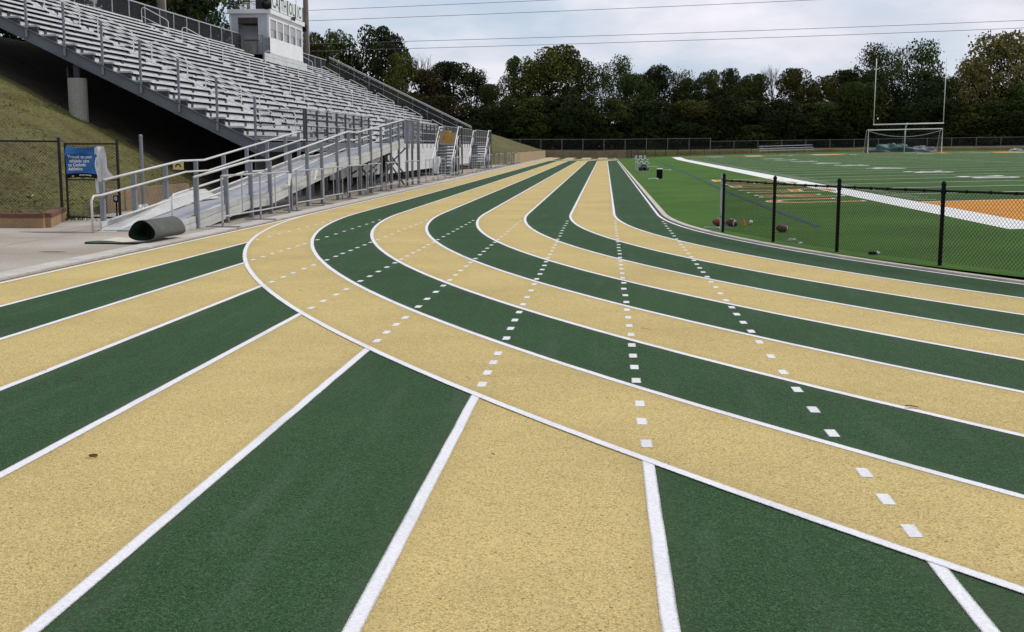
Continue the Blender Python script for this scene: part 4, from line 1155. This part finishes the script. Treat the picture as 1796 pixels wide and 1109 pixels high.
lump('foil_litter', (1.95, 20.75, turf(1.95,20.75)), (.10,.06,.05), GTARP, 'crumpled silver foil on the turf past the second fence post', 'litter', 11, 8)
lump('foil_litter', (2.02, 20.2, turf(2.02,20.2)), (.04,.035,.03), BWHITE, 'small scrap of white paper right of the silver foil', 'litter', 12, 8)
x, y = 2.78, 17.9; z = turf(x, y); c = (x, y, z)
bt = thing('water_bottle', 'black squeeze bottle with a white cap lying beyond the third fence post', 'bottle', c)
b = MB(); b.lathe((x-.128,y,z+.026), [(.015,0),(.024,.01),(.024,.10),(.015,.12)], 10, axis='x'); b.build('body', BLACK, bt, smooth=True)
b = MB(); b.lathe((x-.008,y,z+.028), [(.026,0),(.026,.03),(.012,.04),(.012,.05)], 10, axis='x'); b.build('cap', WPLAS, bt, smooth=True)

# ------------------------------------------------------------------ bits lying on the track
def ring(x, y, r, label):
    c = (x, y, .009); b = MB(); b.tube([(x+r*math.cos(t), y+r*.8*math.sin(t), .0125) for t in [2*math.pi*i/20 for i in range(21)]], .0042, 6, cap=False)
    tag(b.build('rubber_band', LEAFL, loc=c, smooth=True), label, 'rubber band')
ring(-3.97, 5.78, .021, 'dark oval rubber band lying on the gold chute lane')
def leaf(x, y, L, w, a, m, label, name='fallen_leaf', z=.013):
    b = MB(); ca, sa = math.cos(a), math.sin(a)
    def fn(u, v):
        s = math.sin(math.pi*min(.98, max(.02, u)))**.7; p = (u-.5)*L; q = (v-.5)*w*s
        return (x+p*ca-q*sa, y+p*sa+q*ca, z+.006*math.sin(3*u+1)+.012*abs(v-.5))
    b.grid(fn, 8, 3); tag(b.build(name, m, loc=(x,y,z-.004), smooth=True), label, 'leaf' if name == 'fallen_leaf' else 'twig')
leaf(-4.97, 7.78, .06, .02, .1, LEAFL, 'thin dark leaf on the green chute lane at left')
leaf(-1.88, 5.96, .022, .02, .9, LEAFL, 'tiny dark curled leaf on the gold chute lane in front')
leaf(.62, 7.33, .085, .03, .05, LEAFL, 'brown curled leaf beside a white line at the right edge')
leaf(-4.72, 12.9, .05, .008, .3, TWIG, 'pale grass stem on the green chute lane left of the curve', 'grass_stem')
leaf(-.55, 8.35, .10, .006, .25, TWIG, 'long pale grass stem on the green lane right of centre', 'grass_stem')
leaf(-.93, 10.4, .09, .006, -.1, TWIG, 'pale grass stem on the middle green lane of the bend', 'grass_stem')
leaf(-2.25, 8.0, .05, .006, -.6, TWIG, 'short pale stem on the green wedge below the curve', 'grass_stem')
leaf(-5.35, 8.05, .035, .012, .2, TWIG, 'whitish scrap on the dark green chute lane at far left', 'grass_stem')
leaf(-2.3, 4.95, .012, .012, .6, TWIG, 'pale speck on the big green lane in the foreground', 'grass_stem')

# ------------------------------------------------------------------ overhead wires
for i, (z0, z1, nm) in enumerate(((18.95, 23.0, 'topmost'), (17.65, 21.4, 'second'), (14.75, 17.7, 'third'), (13.85, 16.8, 'lowest'))):
    P = []
    for k in range(41):
        t = k/40; x = -60+200*t; u = (x+36)/90
        P.append((x, 150+.0*x, z0+(z1-z0)*u-.9*math.sin(math.pi*min(1, max(0, t)))+.55))
    b = MB(); b.tube(P, .030, 5)
    tag(b.build('overhead_wire', WIRE, loc=P[0]), f'{nm} of the four thin overhead cables crossing the sky', 'cable', 'overhead cables')

# ------------------------------------------------------------------ trees
def rndsph(rd):
    while True:
        p = Vector((rd.uniform(-1,1), rd.uniform(-1,1), rd.uniform(-1,1)))
        if 0 < p.length <= 1: return p
def crown_mesh(seed, nb, nl, leaf, H=14., Wd=12., low=.04, loose=0., spread=1.0):
    rd = random.Random(seed); b = MB()
    blobs = []
    for i in range(nb):
        h = rd.random()**.75
        zc = low+.04+(.93-low)*h*.97
        wr = .40*spread*math.sqrt(max(.02, 1-((h-.38)/.66)**2))
        a = rd.uniform(0, 6.28); rr = wr*rd.random()**.42
        r = rd.uniform(.085, .185)
        zc = min(zc, .97-r*Wd/H*.8)
        blobs.append((rr*math.cos(a)*Wd, rr*math.sin(a)*Wd, zc*H, r*Wd))
    for k in range(nl):
        x, y, z, r = blobs[rd.randrange(len(blobs))]
        d = rndsph(rd); d = d.normalized()*(d.length**.45)*(1+loose*rd.random()**3)
        p = Vector((x, y, z))+Vector((d.x*r, d.y*r, d.z*r*.85))
        if p.z < .02*H: p.z = abs(p.z)+.02*H
        n = rndsph(rd); n = (n.normalized()+Vector((0,0,.35))).normalized()
        t = n.orthogonal().normalized(); t = (Matrix.Rotation(rd.uniform(0,6.28), 3, n)@t); w = n.cross(t)
        s = leaf*rd.uniform(.55, 1.2)*.5; e = s*rd.uniform(.5, .9)
        i = len(b.v)
        b.v += [tuple(p-t*s), tuple(p+w*e+t*s*.2), tuple(p+t*s*1.1), tuple(p-w*e+t*s*.15)]
        b.f.append((i, i+1, i+2, i+3)); b.m.append(0)
    return b, blobs
def branch(b, rd, p, d, L, r, depth, nch=3):
    q = p+d*L*.5+Vector((rd.uniform(-.06,.06)*L, rd.uniform(-.06,.06)*L, 0)); e = p+d*L
    b.tube([p, q, e], r, 5, cap=False, r2=r*.6)
    if depth == 0: return
    for k in range(nch):
        nd = (d+rndsph(rd)*.75+Vector((0,0,.18))).normalized()
        branch(b, rd, p+d*L*rd.uniform(.45, 1.0), nd, L*rd.uniform(.5, .75), r*.55, depth-1, nch)
def trunk_mesh(seed, blobs, H=14., r=.28):
    rd = random.Random(seed); b = MB()
    P = [Vector((rd.uniform(-.15,.15)*k, rd.uniform(-.15,.15)*k, H*.82*k/5)) for k in range(6)]; P[0].z = -.6
    b.tube(P, r, 8, cap=False, r2=.06)
    for (x, y, z, q) in blobs[::3]:
        k = min(4, max(1, int(z/H*4.2))); b.tube([P[k]+Vector((0,0,-.2)), P[k].lerp(Vector((x,y,z)), .55)+Vector((0,0,.3)), Vector((x, y, z))], .09, 5, cap=False, r2=.025)
    return b
def crownobj(mb, name, m):
    o = mb.build(name, m); COL.objects.unlink(o); return o
KINDS = {}
def kind(key, m, seed, nb, nl, leaf, low=.03, loose=0., spread=1., bark=BARK, r=.28, n=2, H=14., Wd=12.):
    L = []
    for i in range(n):
        cb, bl_ = crown_mesh(seed+i, nb, nl, leaf, H=H, Wd=Wd, low=low, loose=loose, spread=spread)
        L.append((crownobj(cb, 'crown', m), crownobj(trunk_mesh(seed+i, bl_, H=H, r=r), 'trunk', bark)))
    KINDS[key] = L
kind('dark', L_DARK, 10, 52, 16000, .38, n=3)
kind('mid', L_MID, 20, 50, 16000, .38, n=3)
kind('olive', L_OLIVE, 30, 50, 16000, .38, n=2)
kind('rust', L_RUST, 40, 46, 10000, .44, loose=.2, n=1)
kind('brown', L_BROWN, 50, 50, 9500, .42, low=.12, loose=.35, n=1)
kind('loose', L_MID, 60, 40, 4600, .40, low=.26, loose=.6, spread=.98, bark=BARKP, n=2)
kind('shrub', L_DARK, 80, 44, 9000, .36, low=-.02, n=2, H=6., Wd=9.)
kind('thicket', L_MID, 90, 44, 9000, .36, low=-.02, n=2, H=6., Wd=9.)
kind('fir', L_FIR, 70, 60, 10000, .40, n=1)
rd = random.Random(77); bm_ = MB()
branch(bm_, rd, Vector((0,0,-.5)), Vector((0,0,1)), 6.5, .16, 4, 4)
bare_o = crownobj(bm_, 'trunk', BARKP)
cnt = {}
DESC = {'dark':'dark green tree', 'mid':'mid green tree', 'olive':'yellowish green tree', 'rust':'rust tinged tree', 'brown':'brownish autumn tree', 'loose':'thin leafy tree with sky showing through', 'fir':'bright green tree', 'bare':'bare grey twiggy tree', 'shrub':'low dark thicket bush', 'thicket':'low green thicket bush'}
NAME = {'shrub':'thicket_bush', 'thicket':'thicket_bush', 'fir':'evergreen_tree', 'bare':'bare_tree'}
def tree(x, y, z, H, Wd, key, label, group, rot=None):
    t = thing(NAME.get(key, 'broadleaf_tree'), label, 'tree', (x, y, z), group)
    i = cnt.get(key, 0); cnt[key] = i+1
    rot = random.uniform(0, 6.28) if rot is None else rot
    parts = [bare_o] if key == 'bare' else KINDS[key][i % len(KINDS[key])]
    for p in parts:
        c = p.copy(); COL.objects.link(c); c.parent = t
    t.rotation_euler = (0, 0, rot)
    t.scale = (Wd/9, Wd/9, H/6) if key in ('shrub', 'thicket') else (Wd/12, Wd/12, H/14) if key != 'bare' else (H/14*.9, H/14*.9, H/14)
    return t
TL = [(-51.0, 181, 18.7, 8.5, 'mid', 1),
      (-47.7, 185, 18.9, 7.5, 'olive', 1),
      (-44.5, 187, 19.5, 9.0, 'mid', 1),
      (-38.3, 189, 20.3, 13.6, 'dark', 1),
      (-32.0, 199, 18.5, 9.3, 'bare', 1),
      (-33.5, 185, 15.4, 7.5, 'olive', 1),
      (-30.5, 187, 12.9, 8.8, 'rust', 1),
      (-26.1, 191, 14.5, 13.1, 'dark', 1),
      (-22.4, 195, 13.4, 6.1, 'loose', 1),
      (-19.4, 187, 10.6, 6.4, 'mid', 1),
      (-15.6, 193, 15.6, 6.9, 'mid', 1),
      (-10.4, 191, 17.0, 15.5, 'olive', 1),
      (-5.7, 189, 14.9, 6.8, 'mid', 1),
      (-2.0, 187, 13.6, 6.4, 'loose', 1),
      (1.1, 199, 15.9, 6.8, 'loose', 1),
      (3.5, 191, 12.4, 8.0, 'mid', 1),
      (7.1, 193, 13.9, 9.9, 'dark', 1),
      (10.9, 195, 13.0, 6.1, 'loose', 1),
      (12.2, 193, 11.9, 6.0, 'mid', 1),
      (15.3, 193, 13.2, 6.9, 'mid', 1),
      (18.9, 195, 13.6, 7.3, 'dark', 1),
      (22.1, 191, 12.3, 6.9, 'mid', 1),
      (26.7, 201, 16.1, 7.8, 'bare', 1),
      (28.4, 191, 13.2, 9.2, 'olive', 1),
      (32.3, 189, 11.9, 7.4, 'olive', 1),
      (36.9, 193, 13.1, 8.7, 'dark', 1),
      (41.0, 193, 17.1, 8.4, 'loose', 1),
      (44.0, 192, 16.1, 6.0, 'loose', 1),
      (40.1, 189, 12.6, 10.3, 'dark', 1),
      (48.9, 195, 17.8, 9.7, 'loose', 1),
      (47.2, 189, 12.6, 10.3, 'dark', 1),
      (51.6, 189, 11.7, 7.4, 'mid', 1),
      (59.5, 191, 18.5, 14.3, 'brown', 1),
      (54.5, 187, 14.4, 7.6, 'brown', 1),
      (67.0, 197, 18.2, 9.2, 'brown', 1),
      (61.4, 187, 10.8, 11.7, 'mid', 1),
      (-46.5, 183, 11.5, 11.4, 'dark', 2),
      (-40.1, 183, 10.6, 11.4, 'olive', 2),
      (-33.7, 183, 9.2, 11.4, 'mid', 2),
      (-26.8, 183, 8.5, 11.4, 'rust', 2),
      (-20.1, 183, 6.8, 11.4, 'dark', 2),
      (-13.8, 184, 8.3, 11.5, 'mid', 2),
      (-7.5, 184, 8.8, 11.5, 'dark', 2),
      (-0.8, 184, 8.3, 11.5, 'mid', 2),
      (5.8, 184, 7.8, 11.5, 'dark', 2),
      (12.5, 184, 7.8, 11.5, 'olive', 2),
      (19.1, 184, 7.8, 11.5, 'mid', 2),
      (25.6, 184, 8.0, 11.5, 'dark', 2),
      (32.1, 184, 7.6, 11.5, 'mid', 2),
      (38.8, 185, 7.9, 11.6, 'olive', 2),
      (45.3, 185, 7.9, 11.6, 'dark', 2),
      (51.8, 185, 8.0, 11.6, 'olive', 2),
      (58.2, 185, 7.7, 11.6, 'mid', 2),
      (64.1, 185, 7.9, 11.6, 'dark', 2),
      (69.8, 189, 13.8, 14.8, 'dark', 2),
      (-55.4, 185, 18.2, 13.0, 'dark', 2),
      (-57.5, 182.5, 6.1, 14.4, 'shrub', 3),
      (-50.6, 183.2, 3.2, 10.3, 'shrub', 3),
      (-45.9, 183.9, 4.6, 14.5, 'thicket', 3),
      (-38.6, 182.5, 5.6, 10.2, 'shrub', 3),
      (-33.9, 183.2, 5.9, 14.5, 'shrub', 3),
      (-29.2, 183.9, 4.4, 10.3, 'thicket', 3),
      (-22.1, 182.5, 4.4, 14.4, 'shrub', 3),
      (-17.4, 183.2, 6.8, 10.3, 'shrub', 3),
      (-10.6, 183.9, 5.8, 14.5, 'thicket', 3),
      (-5.8, 182.5, 6.4, 10.2, 'shrub', 3),
      (-1.1, 183.2, 4.3, 14.5, 'shrub', 3),
      (5.7, 183.9, 4.2, 10.3, 'thicket', 3),
      (10.3, 182.5, 5.5, 14.4, 'shrub', 3),
      (17.0, 183.2, 8.4, 10.3, 'shrub', 3),
      (21.7, 183.9, 4.1, 14.5, 'thicket', 3),
      (26.1, 182.5, 6.2, 10.2, 'shrub', 3),
      (32.8, 183.2, 5.4, 14.5, 'shrub', 3),
      (37.5, 183.9, 10.5, 10.3, 'thicket', 3),
      (43.7, 182.5, 3.9, 14.4, 'shrub', 3),
      (48.3, 183.2, 8.2, 10.3, 'shrub', 3),
      (53.1, 183.9, 5.2, 14.5, 'thicket', 3),
      (59.0, 182.5, 6.0, 10.2, 'shrub', 3),
      (63.7, 183.2, 3.7, 14.5, 'shrub', 3),
      (68.4, 183.9, 10.3, 10.3, 'thicket', 3),
      (-56.3, 188.0, 4.7, 15.5, 'shrub', 3),
      (-46.7, 188.9, 6.4, 10.6, 'shrub', 3),
      (-40.1, 189.8, 3.4, 15.6, 'thicket', 3),
      (-33.0, 188.0, 5.0, 10.5, 'shrub', 3),
      (-26.4, 188.9, 3.6, 15.5, 'shrub', 3),
      (-19.7, 189.8, 3.7, 10.6, 'thicket', 3),
      (-12.9, 188.0, 3.8, 15.5, 'shrub', 3),
      (-6.3, 188.9, 8.1, 10.6, 'shrub', 3),
      (0.3, 189.8, 4.0, 15.6, 'thicket', 3),
      (6.8, 188.0, 5.8, 10.5, 'shrub', 3),
      (13.4, 188.9, 4.2, 15.5, 'shrub', 3),
      (20.0, 189.8, 10.3, 10.6, 'thicket', 3),
      (26.2, 188.0, 4.4, 15.5, 'shrub', 3),
      (32.8, 188.9, 7.9, 10.6, 'shrub', 3),
      (39.3, 189.8, 4.6, 15.6, 'thicket', 3),
      (45.3, 188.0, 5.6, 10.5, 'shrub', 3),
      (54.5, 188.9, 4.8, 15.5, 'shrub', 3),
      (61.1, 189.8, 10.1, 10.6, 'thicket', 3),
      (66.7, 188.0, 3.4, 15.5, 'shrub', 3),
      (73.2, 188.9, 7.7, 10.6, 'shrub', 3)]
order = sorted(range(len(TL)), key=lambda i: TL[i][0]/TL[i][1])
nums = {}
for rank, i in enumerate(order): nums.setdefault(TL[i][4], []).append(i)
ORD = ['first', 'second', 'third', 'fourth', 'fifth', 'sixth', 'seventh', 'eighth', 'ninth', 'tenth', 'eleventh', 'twelfth', 'thirteenth', 'fourteenth', 'fifteenth', 'sixteenth', 'seventeenth', 'eighteenth', 'nineteenth', 'twentieth', 'twenty-first', 'twenty-second', 'twenty-third', 'twenty-fourth', 'twenty-fifth', 'twenty-sixth', 'twenty-seventh', 'twenty-eighth', 'twenty-ninth', 'thirtieth', 'thirty-first', 'thirty-second', 'thirty-third', 'thirty-fourth', 'thirty-fifth', 'thirty-sixth', 'thirty-seventh', 'thirty-eighth', 'thirty-ninth', 'fortieth', 'forty-first', 'forty-second', 'forty-third', 'forty-fourth', 'forty-fifth', 'forty-sixth']
for i, (x, y, H, Wd, key, row) in enumerate(TL):
    k = nums[key].index(i); n = len(nums[key])
    lab = f'{DESC[key]} of the far treeline' if n == 1 else f'{ORD[k]} {DESC[key]} from the left along the far treeline'
    z = hill(x, y)-.1
    H = max(2.5, H-(z-1.5)*1.04)
    tree(x, y, z, H, Wd, key, lab, 'trees of the far treeline')
# trees behind the stand
for (x, y, H, Wd, key, lab) in (
    (-33.3, 92, 15, 8.5, 'fir', 'tall bright green tree behind the back fence, left of the press box'),
    (-32.0, 79, 13, 9, 'dark', 'dark tree behind the stout light pole'),
    (-31.6, 70, 12, 9, 'dark', 'dark tree behind the top of the bleachers at upper left'),
    (-32.0, 60, 8, 9, 'mid', 'shaded tree seen beneath the upper bleachers at the left edge'),
    (-30.2, 52, 7, 8, 'dark', 'low dark tree under the bleacher beam at the left edge'),
    (-38, 100, 11, 9, 'dark', 'dark tree directly behind the press box')):
    tree(x, y, hill(x, y)-.1, H, Wd, key, lab, 'trees behind the bleachers')
# grass tufts along the bank foot, fence line and kerb
rd = random.Random(9); b = MB()
for k in range(11000):
    if k < 8600: x = rd.uniform(-20, -13.65); y = rd.uniform(25.7, 38)
    else: x = rd.uniform(-19, -9.8); y = rd.uniform(104, 160)
    if y > 100 and x > -9.9: continue
    z = hill(x, y)
    a = rd.uniform(0, 6.28); hh = rd.uniform(.012, .04); w = rd.uniform(.01, .03)
    b.face([(x-w*math.cos(a), y-w*math.sin(a), z-.01), (x+w*math.cos(a), y+w*math.sin(a), z-.01), (x+rd.uniform(-.05,.05), y+rd.uniform(-.05,.05), z+hh)])
tag(b.build('grass_tufts', GRASSB), kind='stuff', label='short rough grass growing on the bank', cat='grass')

rd = random.Random(12); b = MB()
for k in range(420):
    if k < 260: x = -13.55+rd.gauss(0, .28); y = 25.75+rd.gauss(0, .16); z = .01
    else: t = rd.random(); x = -13.62+rd.uniform(-.06, .05); y = 26+t*12; z = .0
    a = rd.uniform(0, 6.28); hh = rd.uniform(.04, .17); w = rd.uniform(.006, .014)
    b.face([(x-w*math.cos(a), y-w*math.sin(a), z-.01), (x+w*math.cos(a), y+w*math.sin(a), z-.01), (x+rd.uniform(-.07,.07), y+rd.uniform(-.07,.07), z+hh)])
tag(b.build('weeds', mat('weed_green', (.07,.095,.025), .9, var=.4, scale=6)), kind='stuff', label='weeds growing at the planter corner and bank foot', cat='weeds')
for (x, y, lab) in ((-15.1, 27.3, 'white paper scrap on the grass bank behind the brown fence'), (-13.3, 27.0, 'pale paper scrap on the ground behind the gate')):
    z = hill(x, y); b = MB(); b.grid(lambda u, v: (x+(u-.5)*.14, y+(v-.5)*.07, z+.05+.02*math.sin(5*u+3*v)), 5, 3)
    tag(b.build('paper_scrap', WPLAS, loc=(x, y, z), smooth=True), lab, 'litter')

# ------------------------------------------------------------------ sky and light
wd = bpy.data.worlds.new('World'); sc.world = wd; wd.use_nodes = True
N = wd.node_tree.nodes; Lk = wd.node_tree.links; bg = N['Background']
SUN_EL, SUN_AZ = R(48), R(62)               # azimuth measured from +Y towards +X
sky = N.new('ShaderNodeTexSky'); sky.sky_type = 'NISHITA'; sky.sun_disc = False
sky.sun_elevation = SUN_EL; sky.sun_rotation = SUN_AZ; sky.dust_density = 2.0; sky.air_density = 1.2
tc = N.new('ShaderNodeTexCoord'); mp = N.new('ShaderNodeMapping'); mp.inputs['Scale'].default_value = (2.2, 2.2, 6.0); mp.inputs['Location'].default_value = (.3, .9, .2)
Lk.new(tc.outputs['Generated'], mp.inputs['Vector'])
n1 = N.new('ShaderNodeTexNoise'); n1.inputs['Scale'].default_value = 2.1; n1.inputs['Detail'].default_value = 7; n1.inputs['Roughness'].default_value = .55
Lk.new(mp.outputs[0], n1.inputs['Vector'])
cr_ = N.new('ShaderNodeMapRange'); cr_.inputs['From Min'].default_value = .38; cr_.inputs['From Max'].default_value = .56; cr_.inputs['To Min'].default_value = .12; cr_.inputs['To Max'].default_value = 1.0
Lk.new(n1.outputs['Fac'], cr_.inputs['Value'])
n2 = N.new('ShaderNodeTexNoise'); n2.inputs['Scale'].default_value = 4.4; n2.inputs['Detail'].default_value = 6
Lk.new(mp.outputs[0], n2.inputs['Vector'])
cl = N.new('ShaderNodeValToRGB'); e = cl.color_ramp.elements
e[0].position = .35; e[0].color = (.64,.665,.75,1); e[1].position = .68; e[1].color = (.85,.835,.895,1)
Lk.new(n2.outputs['Fac'], cl.inputs['Fac'])
sc10 = N.new('ShaderNodeVectorMath'); sc10.operation = 'SCALE'; sc10.inputs['Scale'].default_value = 10.0; Lk.new(cl.outputs[0], sc10.inputs[0])
mx = N.new('ShaderNodeMix'); mx.data_type = 'RGBA'
sb = N.new('ShaderNodeMix'); sb.data_type = 'RGBA'; sb.inputs['Factor'].default_value = .8; sb.inputs[7].default_value = (4.9, 6.1, 7.7, 1)
Lk.new(sky.outputs[0], sb.inputs[6])
Lk.new(cr_.outputs[0], mx.inputs['Factor']); Lk.new(sb.outputs[2], mx.inputs[6]); Lk.new(sc10.outputs[0], mx.inputs[7])
Lk.new(mx.outputs[2], bg.inputs['Color']); bg.inputs['Strength'].default_value = .1
sd = bpy.data.lights.new('sun', 'SUN'); sd.energy = 1.9; sd.angle = R(6); sd.color = (1, .955, .88)
so = bpy.data.objects.new('sun', sd); COL.objects.link(so)
dirv = Vector((math.sin(SUN_AZ)*math.cos(SUN_EL), math.cos(SUN_AZ)*math.cos(SUN_EL), math.sin(SUN_EL)))
so.rotation_euler = (-dirv).to_track_quat('-Z', 'Y').to_euler()

# ------------------------------------------------------------------ camera
F, PI_, YA, RO = 2050., .14151535, .07867225, .00114074
cd = bpy.data.cameras.new('camera'); cd.sensor_width = 36; cd.lens = F/1796*36; cd.clip_start = .1; cd.clip_end = 3000
co = bpy.data.objects.new('camera', cd); COL.objects.link(co)
r0 = Vector((math.cos(YA), math.sin(YA), 0)); f0 = Vector((-math.sin(YA)*math.cos(PI_), math.cos(YA)*math.cos(PI_), -math.sin(PI_))); u0 = r0.cross(f0)
rv = r0*math.cos(RO)+u0*math.sin(RO); uv = -r0*math.sin(RO)+u0*math.cos(RO)
M4 = Matrix.Identity(4)
for i in range(3): M4[i][0] = rv[i]; M4[i][1] = uv[i]; M4[i][2] = -f0[i]
M4.translation = Vector((-1.3103, 0, 1.6043))
co.matrix_world = M4; sc.camera = co
for o in bpy.data.objects:
    if '_loc' in o: del o['_loc']
sc.view_settings.view_transform = 'Standard'; sc.view_settings.look = 'None'; sc.view_settings.exposure = .12; sc.view_settings.gamma = 1
sc.cycles.max_bounces = 5; sc.cycles.transparent_max_bounces = 8; sc.cycles.diffuse_bounces = 3
